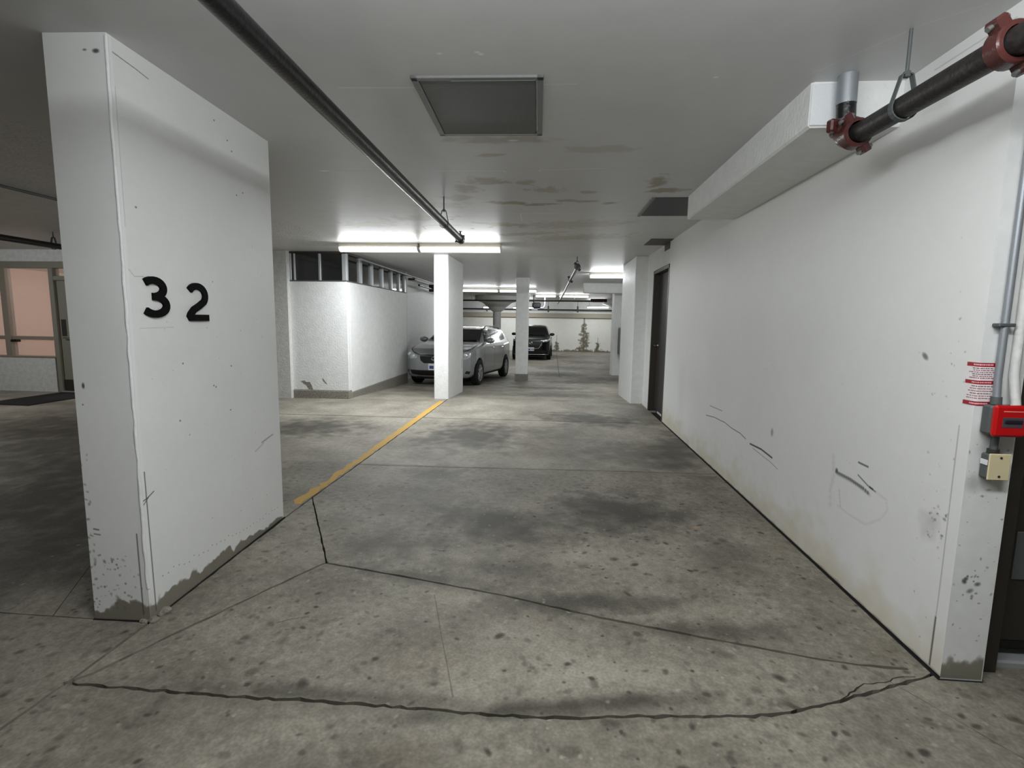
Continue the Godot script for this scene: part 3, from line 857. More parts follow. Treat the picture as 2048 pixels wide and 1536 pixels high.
func jag(pts: Array, step: float, amp: float, half: float) -> PackedVector2Array:
	# a crack as an outline: both sides wander on their own
	var line := PackedVector2Array()
	for i in pts.size() - 1:
		var a: Vector2 = pts[i]; var b: Vector2 = pts[i + 1]
		var m := maxi(1, int(a.distance_to(b) / step))
		for s in m: line.append(a.lerp(b, float(s) / m))
	line.append(pts[-1])
	var l := PackedVector2Array()
	var r := PackedVector2Array()
	for i in line.size():
		var d := (line[mini(i + 1, line.size() - 1)] - line[maxi(i - 1, 0)]).normalized()
		var nn := Vector2(-d.y, d.x)
		var off := rng.randf_range(-amp, amp)
		l.append(line[i] + nn * (off + half * rng.randf_range(0.5, 1.3)))
		r.append(line[i] + nn * (off - half * rng.randf_range(0.5, 1.3)))
	r.reverse()
	l.append_array(r)
	return l

func build_floor() -> void:
	var near_o := Vector2(-4.6, -5.06)
	var near_s := Vector2(7.2, 4.2)
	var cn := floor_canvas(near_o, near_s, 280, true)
	var cf := floor_canvas(Vector2(-14, -32), Vector2(19, 37.5), 46, false)
	var det := noise_tex(0.03, 5, 512, true, 6.0, 51)
	var grain := ramp_tex(0.09, 4, Color(0.82, 0.815, 0.81), Color(1, 1, 1), 53)
	var fm := []
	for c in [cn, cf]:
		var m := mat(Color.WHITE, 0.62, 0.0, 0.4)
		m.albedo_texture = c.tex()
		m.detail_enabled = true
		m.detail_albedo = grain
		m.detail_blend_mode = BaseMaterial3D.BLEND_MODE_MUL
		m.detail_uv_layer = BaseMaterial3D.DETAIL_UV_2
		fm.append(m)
	var cracks := [
		jag([Vector2(-1.97, -1.776), Vector2(-1.8, -1.773), Vector2(-1.284, -1.768), Vector2(-.903, -1.781), Vector2(-.34, -1.776), Vector2(.073, -1.784), Vector2(.216, -1.803), Vector2(.519, -1.84), Vector2(.775, -1.862), Vector2(.969, -1.902), Vector2(1.093, -1.948), Vector2(1.273, -2.02), Vector2(1.488, -2.105), Vector2(1.65, -2.174), Vector2(1.72, -2.215)], 0.03, 0.005, 0.0085),
		jag([Vector2(-1.958, -1.772), Vector2(-1.896, -1.835), Vector2(-1.764, -2.115), Vector2(-1.382, -2.869), Vector2(-1.35, -2.905)], 0.05, 0.0014, 0.009),
		jag([Vector2(-1.353, -2.885), Vector2(-1.487, -3.125), Vector2(-1.72, -3.538), Vector2(-1.995, -4.02)], 0.05, 0.0012, 0.006),
		jag([Vector2(-1.364, -2.893), Vector2(-.785, -2.767), Vector2(-.232, -2.633), Vector2(.277, -2.475), Vector2(.76, -2.358), Vector2(1.191, -2.257), Vector2(1.398, -2.223), Vector2(1.60, -2.217)], 0.05, 0.0014, 0.009),
		jag([Vector2(-1.963, 0.4), Vector2(-1.963, -1.531), Vector2(-1.951, -1.776), Vector2(-1.945, -2.2), Vector2(-1.98, -3.54), Vector2(-1.985, -3.777), Vector2(-1.975, -5.0), Vector2(-1.965, -9.6)], 0.06, 0.003, 0.0075),
		jag([Vector2(1.40, -2.226), Vector2(1.484, -2.099), Vector2(1.559, -1.972), Vector2(1.75, -1.65)], 0.05, 0.001, 0.002),
		jag([Vector2(-13.9, -2.2), Vector2(-2.46, -2.203), Vector2(-1.94, -2.2)], 0.06, 0.002, 0.004),
		jag([Vector2(-2.455, -2.195), Vector2(-2.788, -2.787), Vector2(-4.6, -6.0)], 0.08, 0.001, 0.003),
		jag([Vector2(-1.98, -5.0), Vector2(-1.2, -5.02), Vector2(1.018, -5.123), Vector2(1.70, -5.14)], 0.07, 0.002, 0.006),
		jag([Vector2(-4.95, -7.55), Vector2(-1.98, -7.6), Vector2(1.70, -7.7)], 0.1, 0.003, 0.007),
		jag([Vector2(1.2, -1.985), Vector2(1.32, -2.085), Vector2(1.44, -2.12), Vector2(1.52, -2.16), Vector2(1.60, -2.16)], 0.025, 0.008, 0.003),
		jag([Vector2(1.44, -2.06), Vector2(1.5, -1.95), Vector2(1.56, -1.955)], 0.03, 0.004, 0.002),
	]
	var slabs: Array = [PackedVector2Array([Vector2(-14, 5), Vector2(1.682, 5), Vector2(1.682, -9.6), Vector2(-14, -9.6)]), PackedVector2Array([Vector2(1.682, 5), Vector2(5, 5), Vector2(5, -2.36), Vector2(1.88, -2.36), Vector2(1.88, -2.155), Vector2(1.682, -2.155)])]
	for cr in cracks:
		var next: Array = []
		for s in slabs:
			for q in Geometry2D.clip_polygons(s, cr):
				if not Geometry2D.is_polygon_clockwise(q) and poly_area(q) > 0.002: next.append(q)
				elif poly_area(q) > 0.002 and Geometry2D.is_polygon_clockwise(s): next.append(q)
		slabs = next
	for r in [[-14.0, -1.97, -13.0, -9.6], [-1.965, 2.3, -13.0, -9.6], [-14.0, -1.97, -16.0, -13.0], [-1.965, 2.3, -16.0, -13.0], [-14.0, 0.24, -24.0, -16.0], [0.25, 5.0, -24.0, -16.0], [-14.0, 0.24, -32.0, -24.0], [0.25, 5.0, -32.0, -24.0]]:
		slabs.append(PackedVector2Array([Vector2(r[0], r[3]), Vector2(r[1], r[3]), Vector2(r[1], r[2]), Vector2(r[0], r[2])]))
	var base := G.new()
	for k in 5:
		var za: float = [5.0, -9.5, -13.0, -16.0, -24.0][k]
		var zb: float = [-9.5, -13.0, -16.0, -24.0, -32.2][k]
		base.quad(Vector3(-14.2, fy(za) - 0.07, za), Vector3(5.2, fy(za) - 0.07, za), Vector3(5.2, fy(zb) - 0.07, zb), Vector3(-14.2, fy(zb) - 0.07, zb))
	base.box(Vector3(-14.2, -0.8, -32.2), Vector3(5.2, -0.4, 5.2))
	var fl := struct("floor", base.mesh(), M.sub, "stained grey concrete garage floor cut by joints and cracks", "floor")
	var near_rect := PackedVector2Array([near_o, near_o + Vector2(near_s.x, 0), near_o + near_s, near_o + Vector2(0, near_s.y)])
	for s in slabs:
		var am := ArrayMesh.new()
		var used := []
		var skirt_done := false
		for part in 2:
			var g := G.new()
			var pieces: Array = Geometry2D.intersect_polygons(s, near_rect) if part == 0 else Geometry2D.clip_polygons(s, near_rect)
			if part == 1 and pieces.size() > 1 and Geometry2D.is_polygon_clockwise(pieces[1]) != Geometry2D.is_polygon_clockwise(pieces[0]):
				pieces = split_ring(s, near_rect)
			for q in pieces:
				if poly_area(q) < 0.0005: continue
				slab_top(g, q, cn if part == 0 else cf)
			if not skirt_done and g.v.size():
				skirt(g, s, cn if part == 0 else cf)
				skirt_done = true
			if g.v.size():
				g.mesh(am)
				used.append(fm[part])
		for k in used.size(): am.surface_set_material(k, used[k])
		put("slab", am, null, fl)
	# painted lines, flat on the slabs
	var g := G.new()
	var z := -3.84
	var el := -2.05
	var er := -2.0
	while z > -9.2:
		var z2 := z - rng.randf_range(0.03, 0.09)
		var worn := 1.0 if z > -5.6 else 0.35
		var nr := -1.985 - 0.03 * rng.randf() * worn + (0.012 if z < -5 else 0.0)
		var nl := nr - 0.105 + 0.05 * rng.randf() * worn
		g.quad(Vector3(el, 0.0012, z), Vector3(er, 0.0012, z), Vector3(nr, 0.0012, z2), Vector3(nl, 0.0012, z2))
		el = nl; er = nr
		z = z2
	tag(put("parking_line", g.mesh(), M.yellow), "worn yellow parking line running along the floor to the middle pillar", "floor marking")
	g = G.new()
	var x := -3.55
	var top := -9.235
	while x < -2.25:
		var x2 := x + rng.randf_range(0.05, 0.15)
		var nt := -9.215 - rng.randf_range(0.0, 0.022)
		g.quad(Vector3(x, 0.0012, -9.2), Vector3(x2, 0.0012, -9.2), Vector3(x2, 0.0012, nt), Vector3(x, 0.0012, top))
		top = nt
		x = x2
	tag(put("parking_line", g.mesh(), M.orange), "faint thin orange line on the floor between the store room corner and the middle pillar", "floor marking")

func poly_area(q: PackedVector2Array) -> float:
	var a := 0.0
	for i in q.size(): a += q[i].cross(q[(i + 1) % q.size()])
	return absf(a) / 2.0

func split_ring(s: PackedVector2Array, hole: PackedVector2Array) -> Array:
	var out: Array = []
	var c := (hole[0] + hole[2]) / 2.0
	for half in [PackedVector2Array([Vector2(-50, -50), Vector2(c.x, -50), Vector2(c.x, 50), Vector2(-50, 50)]), PackedVector2Array([Vector2(c.x, -50), Vector2(50, -50), Vector2(50, 50), Vector2(c.x, 50)])]:
		for q in Geometry2D.intersect_polygons(s, half):
			out.append_array(Geometry2D.clip_polygons(q, hole))
	return out

func slab_top(g: G, q: PackedVector2Array, c: Canvas) -> void:
	var o := q.duplicate()
	if Geometry2D.is_polygon_clockwise(o): o.reverse()
	var t := Geometry2D.triangulate_polygon(o)
	var s := g.v.size()
	for p in o:
		var nn := Vector3.UP
		g.vert(Vector3(p.x, fy(p.y), p.y), nn, c.at(p.x, p.y))
		g.uv2.append(p.rotated(0.6) * 1.1)
	for k in range(0, t.size(), 3):
		var a := t[k]; var b := t[k + 1]; var d := t[k + 2]
		if (o[b] - o[a]).cross(o[d] - o[a]) > 0: g.tri(s + a, s + d, s + b)   # x-z plane seen from above is mirrored
		else: g.tri(s + a, s + b, s + d)

func skirt(g: G, q: PackedVector2Array, c: Canvas) -> void:
	for i in q.size():
		var a := q[i]; var b := q[(i + 1) % q.size()]
		var t := c.at(a.x, a.y)
		g.quad(Vector3(a.x, fy(a.y) - 0.07, a.y), Vector3(a.x, fy(a.y), a.y), Vector3(b.x, fy(b.y), b.y), Vector3(b.x, fy(b.y) - 0.07, b.y), t, t, t, t)
		for k in 4: g.uv2.append(a * 1.1)

# ---------------------------------------------------------------- ceiling fittings
func build_ceiling_things() -> void:
	var t := thing("access_panel", "large grey metal access hatch in the ceiling above the lane", "hatch", Vector3(-0.42, CEIL, -3.07), 0.03)
	var g := G.new()
	var hx := 0.333; var hz := 0.40; var f := 0.034
	for r in [[-hx, hx, hz - f, hz], [-hx, hx, -hz, -hz + 0.02], [-hx, -hx + f, -hz, hz], [hx - f, hx, -hz, hz]]:
		g.box(Vector3(r[0], -0.012, r[2]), Vector3(r[1], 0.01, r[3]), 0.002)
	put("frame", g.mesh(), M.hatch_frame, t)
	put("door", box(Vector3(-hx + f + .004, -0.008, -hz + 0.022), Vector3(hx - f - .006, 0.01, hz - f - .004), 0.002), M.hatch, t)
	put("edge_strip", box(Vector3(-hx + 0.2, -0.0125, hz - f - 0.002), Vector3(hx - f - .006, -0.006, hz - f + 0.004), 0.001), M.alu, t)

	t = thing("access_panel", "dark slate square panel in the ceiling against the white bulkhead", "hatch", Vector3(1.2, CEIL, -5.63))
	put("door", box(Vector3(-0.25, -0.006, -0.425), Vector3(0.27, 0.01, 0.425), 0.002), M.slate, t)
	put("frame", box(Vector3(-0.275, -0.012, -0.44), Vector3(-0.245, 0.01, 0.43), 0.003), M.hatch_frame, t)
	t = thing("access_panel", "small brown grey panel in the ceiling just above the brown door", "hatch", Vector3(1.53, CEIL, -7.98))
	put("door", box(Vector3(-0.15, -0.008, -0.3), Vector3(0.168, 0.01, 0.3), 0.002), M.brown_panel, t)
	tag(put("wall_slot", box(Vector3(RIGHT - 0.006, 2.6, -8.26), Vector3(RIGHT + 0.01, CEIL, -7.9), 0.002), M.black), "black slot high on the right wall above the brown door", "vent")

	# boxed-in bulkhead along the top of the right wall
	t = thing("bulkhead", "long white boxed bulkhead along the top of the right wall", "bulkhead", Vector3(1.26, 2.49, -2.82))
	t.set_meta("kind", "structure")
	put("casing", box(Vector3(0, 0, -2.365), Vector3(0.45, 0.3, 0), 0.012), M.wall, t)
	put("end_patch", box(Vector3(0.002, 0.008, -0.002), Vector3(0.16, 0.205, 0.004), 0.003), M.white_paint, t)

	t = thing("bulkhead", "white box hanging under the ceiling beside the far end of the pier", "bulkhead", Vector3(0.93, 2.405, -16.3))
	put("casing", box(Vector3(0, 0, -0.35), Vector3(1.36, 0.299, 0), 0.008), M.wall, t)

	# brown door set in the right wall
	var d := thing("door_1", "dark brown steel door set deep in the right wall, before the pier", "door", Vector3(RIGHT, 0, -8.455))
	d.set_meta("kind", "structure")
	g = G.new()
	for r in [[-0.60, -0.55, -0.02, 2.375], [0.545, 0.595, -0.02, 2.375]]:
		g.box(Vector3(-0.004, r[2], r[0]), Vector3(0.16, r[3], r[1]), 0.003)
	g.box(Vector3(-0.004, 2.32, -0.6), Vector3(0.16, 2.375, 0.595), 0.003)
	put("door_frame", g.mesh(), M.door_frame, d)
	put("door_leaf", box(Vector3(0.1, 0.015, -0.55), Vector3(0.145, 2.32, 0.545), 0.003), M.door, d)
	g = G.new()
	g.tube(PackedVector3Array([Vector3(0.1, 1.12, -0.47), Vector3(0.035, 1.12, -0.47), Vector3(0.03, 1.12, -0.46), Vector3(0.03, 1.12, -0.34)]), 0.011, 10)
	g.lathe(PackedVector2Array([Vector2(0, 0.02), Vector2(0.026, 0.018), Vector2(0.03, 0)]), 16, Transform3D(Basis(Vector3(0, 0, 1), Vector3(-1, 0, 0), Vector3(0, -1, 0)), Vector3(0.1, 1.12, -0.47)))
	put("door_handle", g.mesh(), M.chrome, d)

# ---------------------------------------------------------------- pipes
func clevis(at: Vector3, r: float, parent: Node, m: Material) -> void:
	var up := CEIL - at.y
	put("hanger_rod", pipe([Vector3(0, r + 0.075, 0) + at, Vector3(0, up, 0) + at], 0.007, 8), m, parent)
	var g := G.new()
	var loop := PackedVector3Array()
	loop.append(at + Vector3(0.004, r + 0.085, 0))
	loop.append(at + Vector3(0.02, r + 0.08, 0))
	for k in 13:
		var a := deg_to_rad(lerpf(25, -205, k / 12.0))
		loop.append(at + Vector3(cos(a) * (r + 0.006), sin(a) * (r + 0.006), 0))
	loop.append(at + Vector3(-0.02, r + 0.08, 0))
	loop.append(at + Vector3(-0.004, r + 0.085, 0))
	for k in loop.size() - 1:
		var a := loop[k]; var b := loop[k + 1]
		var nn := Vector3(0, 0, 1).cross(b - a).normalized() * 0.0025
		var w := Vector3(0, 0, 0.013)
		g.quad(a + w + nn, b + w + nn, b - w + nn, a - w + nn)
		g.quad(b + w - nn, a + w - nn, a - w - nn, b - w - nn)
		g.quad(a + w - nn, b + w - nn, b + w + nn, a + w + nn)
		g.quad(b - w - nn, a - w - nn, a - w + nn, b - w + nn)
	put("hanger_ring", g.mesh(), m, parent)
	put("hanger_nut", box(at + Vector3(-0.011, r + 0.07, -0.011), at + Vector3(0.011, r + 0.095, 0.011), 0.003), m, parent)

func coupling(at: Vector3, axis: Vector3, r: float, parent: Node, m: Material, bolts := true) -> void:
	var y := axis.normalized()
	var x := y.cross(Vector3(0.3, 0.2, 0.9)).normalized()
	var b := Basis(x, y, x.cross(y))
	var g := G.new()
	var prof := PackedVector2Array([Vector2(r, -0.032), Vector2(r + 0.012, -0.032), Vector2(r + 0.017, -0.026), Vector2(r + 0.017, 0.026), Vector2(r + 0.012, 0.032), Vector2(r, 0.032)])
	g.lathe(prof, 24, Transform3D(b, at))
	for s in [-1.0, 1.0]:
		g.box(Vector3(s * (r + 0.005), -0.03, -0.02), Vector3(s * (r + 0.05), 0.03, 0.02), 0.008, Transform3D(b, at))
	put("coupling", g.mesh(), m, parent)
	if bolts:
		for s in [-1.0, 1.0]:
			put("bolt", pipe([at + b * Vector3(s * (r + 0.033), 0, -0.036), at + b * Vector3(s * (r + 0.033), 0, 0.036)], 0.009, 8), M.zinc, parent)

func build_pipes() -> void:
	var t := thing("sprinkler_pipe", "long black sprinkler pipe running under the ceiling above the lane to the strip lights", "pipe", Vector3.ZERO)
	var a := Vector3(-1.0, 2.45, 0.6)
	var b := Vector3(-1.118, 2.45, -6.12)
	var g := G.new()
	g.tube(PackedVector3Array([a, b]), 0.04, 20)
	put("pipe_run", g.mesh(), M.pipe, t)
	g = G.new()
	var dr := (b - a).normalized()
	g.tube(PackedVector3Array([b - dr * 0.05, b + dr * 0.03, b + dr * 0.05, b + dr * 0.055]), 0.05, 20, true, PackedFloat32Array([0.052, 0.056, 0.048, 0.03]))
	put("end_cap", g.mesh(), M.pipe, t)
	for k in 4:
		var an := TAU * k / 4.0 + 0.6
		put("cap_screw", box(b + Vector3(cos(an) * 0.058 - .008, sin(an) * 0.058 - .008, -0.005), b + Vector3(cos(an) * 0.058 + .008, sin(an) * 0.058 + .008, 0.03), 0.002), M.pipe, t)
	put("sprinkler_stem", pipe([b + Vector3(0, 0.04, -0.01), b + Vector3(0, 0.085, -0.01)], 0.009, 8), M.pipe, t)
	put("sprinkler_plate", pipe([b + Vector3(0, 0.085, -0.01), b + Vector3(0, 0.09, -0.01)], 0.022, 12), M.pipe, t)
	var hp := a.lerp(b, (0.6 + 5.14) / 6.72)
	clevis(hp, 0.04, t, M.dull_steel)

	# right pipe: elbow, riser stub and hanger
	t = thing("sprinkler_pipe", "thick dark brown pipe with rust red couplings under the bulkhead, top right", "pipe", Vector3.ZERO)
	var c0 := Vector3(1.418, 2.405, -2.70)
	var c1 := Vector3(1.45, 2.39, -1.2)
	put("pipe_run", pipe([c0, c1], 0.046, 20), M.pipe_brown, t)
	put("riser", pipe([Vector3(1.405, 2.45, -2.755), Vector3(1.398, 2.575, -2.755)], 0.043, 20), M.pipe, t)
	put("painted_riser", pipe([Vector3(1.398, 2.57, -2.755), Vector3(1.395, CEIL + 0.01, -2.755)], 0.0445, 20), M.galv, t)
	g = G.new()
	var el := PackedVector3Array()
	for k in 9:
		var an := PI / 2 * k / 8.0
		el.append(Vector3(1.405, 2.465 - sin(an) * 0.06, -2.755 + (1.0 - cos(an)) * 0.07))
	g.tube(el, 0.056, 20)
	put("elbow", g.mesh(), M.red_iron, t)
	coupling(Vector3(1.404, 2.462, -2.755), Vector3.UP, 0.05, t, M.red_iron, false)
	coupling(Vector3(1.41, 2.405, -2.672), Vector3(0, 0, 1), 0.05, t, M.red_iron)
	coupling(c0.lerp(c1, (2.70 - 1.87) / 1.5), c1 - c0, 0.05, t, M.red_iron)
	clevis(c0.lerp(c1, (2.70 - 2.36) / 1.5), 0.046, t, M.dull_steel)

	# over the left passage
	t = thing("sprinkler_pipe", "black pipe over the left passage, in front of the glazed lobby", "pipe", Vector3.ZERO)
	put("pipe_run", pipe([Vector3(-7.15, 2.5, -2.0), Vector3(-7.44, 2.5, -8.9)], 0.042, 14), M.pipe, t)
	clevis(Vector3(-7.41, 2.5, -7.2), 0.042, t, M.dull_steel)
	tag(put("conduit", pipe([Vector3(-5.13, 2.675, 0.0), Vector3(-5.16, 2.675, -9.0)], 0.014, 10), M.dull_steel), "thin grey conduit along the ceiling of the left passage", "conduit")

	# pipe along the top of the store room
	t = thing("sprinkler_pipe", "shiny steel pipe along the ceiling beside the store room windows", "pipe", Vector3.ZERO)
	put("pipe_run", pipe([Vector3(-3.64, 2.61, -9.6), Vector3(-3.72, 2.6, -19.0)], 0.022, 12), M.zinc, t)
	put("bracket", box(Vector3(-3.80, 2.52, -13.5), Vector3(-3.62, 2.57, -13.3), 0.006), M.black, t)
	put("bracket", box(Vector3(-3.86, 2.36, -16.0), Vector3(-3.66, 2.58, -15.8), 0.006), M.black, t)
	put("branch_pipe", pipe([Vector3(-3.75, 2.45, -14.2), Vector3(-3.76, 2.42, -18.0)], 0.03, 12), M.pipe, t)

	# far lane pipe and the cross main
	t = thing("sprinkler_pipe", "dark pipe running away from us under the ceiling right of the slim pillar", "pipe", Vector3.ZERO)
	put("pipe_run", pipe([Vector3(0.42, 2.5, -9.55), Vector3(0.33, 2.5, -22.0), Vector3(0.2, 2.36, -25.0)], 0.035, 14), M.pipe, t)
	coupling(Vector3(0.42, 2.5, -9.6), Vector3(0, 0, 1), 0.04, t, M.pipe)
	coupling(Vector3(0.385, 2.5, -12.46), Vector3(0, 0, 1), 0.04, t, M.pipe)
	clevis(Vector3(0.42, 2.5, -9.75), 0.035, t, M.pipe)
	t = thing("sprinkler_pipe", "dark main pipe crossing the garage below the far strip lights", "pipe", Vector3.ZERO)
	put("pipe_run", pipe([Vector3(-6.0, 2.36, -22.6), Vector3(1.9, 2.40, -22.6)], 0.033, 14), M.pipe, t)
	put("thick_end", pipe([Vector3(1.6, 2.425, -22.6), Vector3(2.3, 2.43, -22.6)], 0.075, 14), M.red_iron, t)
	put("hanger_rod", pipe([Vector3(-3.6, 2.4, -22.6), Vector3(-3.6, CEIL, -22.6)], 0.01, 8), M.zinc, t)
	put("hanger_rod", pipe([Vector3(0.9, 2.4, -22.6), Vector3(0.9, CEIL, -22.6)], 0.01, 8), M.zinc, t)

# ---------------------------------------------------------------- near right corner: sticker, alarm, box, conduit, door
func build_right_corner() -> void:
	# notice wrapped round the wall corner
	var c := Canvas.new(Vector2(0, 0), Vector2(0.24, 0.3), 1100)
	c.base(Color(0.9, 0.88, 0.88), Color(0.93, 0.915, 0.915), 10, 40, 61)
	var red := Color(0.62, 0.06, 0.13)
	for y in [[0.0, 0.028], [0.125, 0.15], [0.272, 0.3]]:
		c.rect(0.004, y[0], 0.236, y[1], red)
		var x := 0.05
		while x < 0.19:
			var x2 := x + rng.randf_range(0.006, 0.014)
			c.rect(x, y[0] + 0.009, x2, y[1] - 0.009, Color(0.92, .75, .78))
			x = x2 + rng.randf_range(0.002, 0.005)
	for r in 12:
		var y: float = 0.037 + r * 0.0135 if r < 6 else 0.162 + (r - 6) * 0.017
		var x := rng.randf_range(0.02, 0.06)
		while x < 0.2:
			var x2 := x + rng.randf_range(0.008, 0.026)
			c.rect(x, y, x2, y + 0.0055, Color(0.62, .36, .4) if r % 3 else Color(0.45, .3, .33))
			x = x2 + rng.randf_range(0.003, 0.007)
	var sm := painted(c, 0.3)
	var t := thing("notice_sticker", "red and white printed notice wrapped round the wall corner above the fire alarm", "notice", Vector3(RIGHT, 1.19, NEAR_Z))
	var g := G.new()
	var n := 9
	var ys := [0.172, 0.0]
	# a strip that turns the corner: from the wall side (z -0.075) to the front face (x +0.075)
	var path := [Vector3(-0.002, 0, -0.062), Vector3(-0.002, 0, -0.012), Vector3(0.0, 0, 0.0), Vector3(0.006, 0, 0.002), Vector3(0.07, 0, 0.002)]
	var us := [0.0, 0.3, 0.4, 0.45, 1.0]
	for k in 4:
		var p: Vector3 = path[k]; var q: Vector3 = path[k + 1]
		g.quad(p, q, q + Vector3(0, ys[0], 0), p + Vector3(0, ys[0], 0), Vector2(us[k], 1), Vector2(us[k + 1], 1), Vector2(us[k + 1], 0), Vector2(us[k], 0))
	put("sheet", g.mesh(), sm, t)

	# red pull station on a grey back box
	t = thing("fire_alarm_station", "red fire alarm pull station on the wall end by the near door", "fire alarm", Vector3(1.78, 1.14, NEAR_Z))
	put("back_box", box(Vector3(-0.055, -0.058, 0), Vector3(0.055, 0.058, 0.05), 0.008), M.dull_steel, t)
	put("cover", box(Vector3(-0.057, -0.062, 0.05), Vector3(0.06, 0.062, 0.075), 0.008), M.red, t)
	g = G.new()
	g.box(Vector3(-0.03, -0.024, 0.0745), Vector3(0.045, 0.016, 0.0765), 0.001)
	put("pull_window", g.mesh(), mat(Color(0.28, 0.27, 0.3), 0.3), t)
	put("pull_bar", box(Vector3(-0.024, -0.006, 0.076), Vector3(0.04, 0.006, 0.082), 0.002), mat(Color(0.12, 0.1, 0.14), 0.4), t)
	put("edge_line", box(Vector3(-0.03, 0.037, 0.0745), Vector3(0.042, 0.041, 0.0765), 0.0008), mat(Color(0.9, 0.55, 0.5), 0.4), t)

	# electrical box with ivory plate
	t = thing("junction_box", "ivory cover plate on a grey electrical box under the fire alarm", "electrical box", Vector3(1.785, 0.95, NEAR_Z))
	put("back_box", box(Vector3(-0.04, -0.05, 0), Vector3(0.036, 0.05, 0.04), 0.005), M.dull_steel, t)
	put("cover_plate", box(Vector3(-0.041, -0.054, 0.04), Vector3(0.041, 0.054, 0.047), 0.003), M.ivory, t)
	for s in [-1.0, 1.0]:
		put("screw", pipe([Vector3(0.002, s * 0.038, 0.046), Vector3(0.002, s * 0.038, 0.0485)], 0.005, 10), M.door, t)
	put("paper_tag", box(Vector3(-0.0425, 0.005, 0.006), Vector3(-0.04, 0.026, 0.04), 0.0005), M.white_paint, t)

	# conduit down to the alarm, and the short piece between the boxes
	t = thing("conduit", "grey steel conduit running down the wall end to the fire alarm", "conduit", Vector3(1.756, 1.2, NEAR_Z))
	put("tube", pipe([Vector3(0, 0, 0.03), Vector3(0, 0.1, 0.022), Vector3(0, 1.5, 0.022)], 0.013, 14), M.galv, t)
	put("connector", pipe([Vector3(0, 0.0, 0.028), Vector3(0, 0.03, 0.026)], 0.018, 14), M.dull_steel, t)
	put("strap", box(Vector3(-0.032, 0.305, 0.0), Vector3(0.03, 0.319, 0.037), 0.003), M.dull_steel, t)
	t = thing("conduit", "short grey conduit between the fire alarm and the electrical box", "conduit", Vector3(1.775, 1.0, NEAR_Z))
	put("tube", pipe([Vector3(0, 0.0, 0.02), Vector3(0, 0.085, 0.022)], 0.013, 14), M.dull_steel, t)
	put("connector", pipe([Vector3(0, 0.0, 0.02), Vector3(0, 0.018, 0.02)], 0.02, 14), M.door, t)
	t = thing("conduit", "pale painted pipe beside the grey conduit above the fire alarm", "conduit", Vector3(1.815, 1.2, NEAR_Z))
	put("tube", pipe([Vector3(0, 0, 0.045), Vector3(0, 0.12, 0.02), Vector3(0, 1.5, 0.02)], 0.016, 14), M.old_wall, t)

	# near door at the right edge
	var d := thing("door_2", "dark brown door at the right edge with a metal threshold", "door", Vector3(1.9, 0, -2.29))
	d.set_meta("kind", "structure")
	g = G.new()
	g.box(Vector3(-0.034, -0.02, -0.08), Vector3(0.075, 2.25, 0.06), 0.004)
	g.box(Vector3(1.0, -0.02, -0.08), Vector3(1.05, 2.25, 0.06), 0.004)
	g.box(Vector3(0.03, 2.19, -0.08), Vector3(1.05, 2.25, 0.06), 0.004)
	put("door_frame", g.mesh(), M.door_dark, d)
	put("door_leaf", box(Vector3(0.072, 0.11, -0.06), Vector3(1.0, 2.19, -0.015), 0.004), M.door_dark, d)
	put("door_sweep", box(Vector3(0.072, 0.07, -0.05), Vector3(1.0, 0.11, -0.02), 0.002), M.black, d)
	put("louver", box(Vector3(0.145, 0.40, -0.016), Vector3(0.9, 0.62, -0.008), 0.003), M.dull_steel, d)
	put("threshold", box(Vector3(0.06, -0.01, -0.09), Vector3(1.0, 0.03, 0.02), 0.008), M.alu, d)
	struct("wall_behind_door", box(Vector3(1.8, -0.5, -2.5), Vector3(5.0, CEIL, -2.4)), M.old_wall, "blank wall behind the near door at the right edge", "wall")

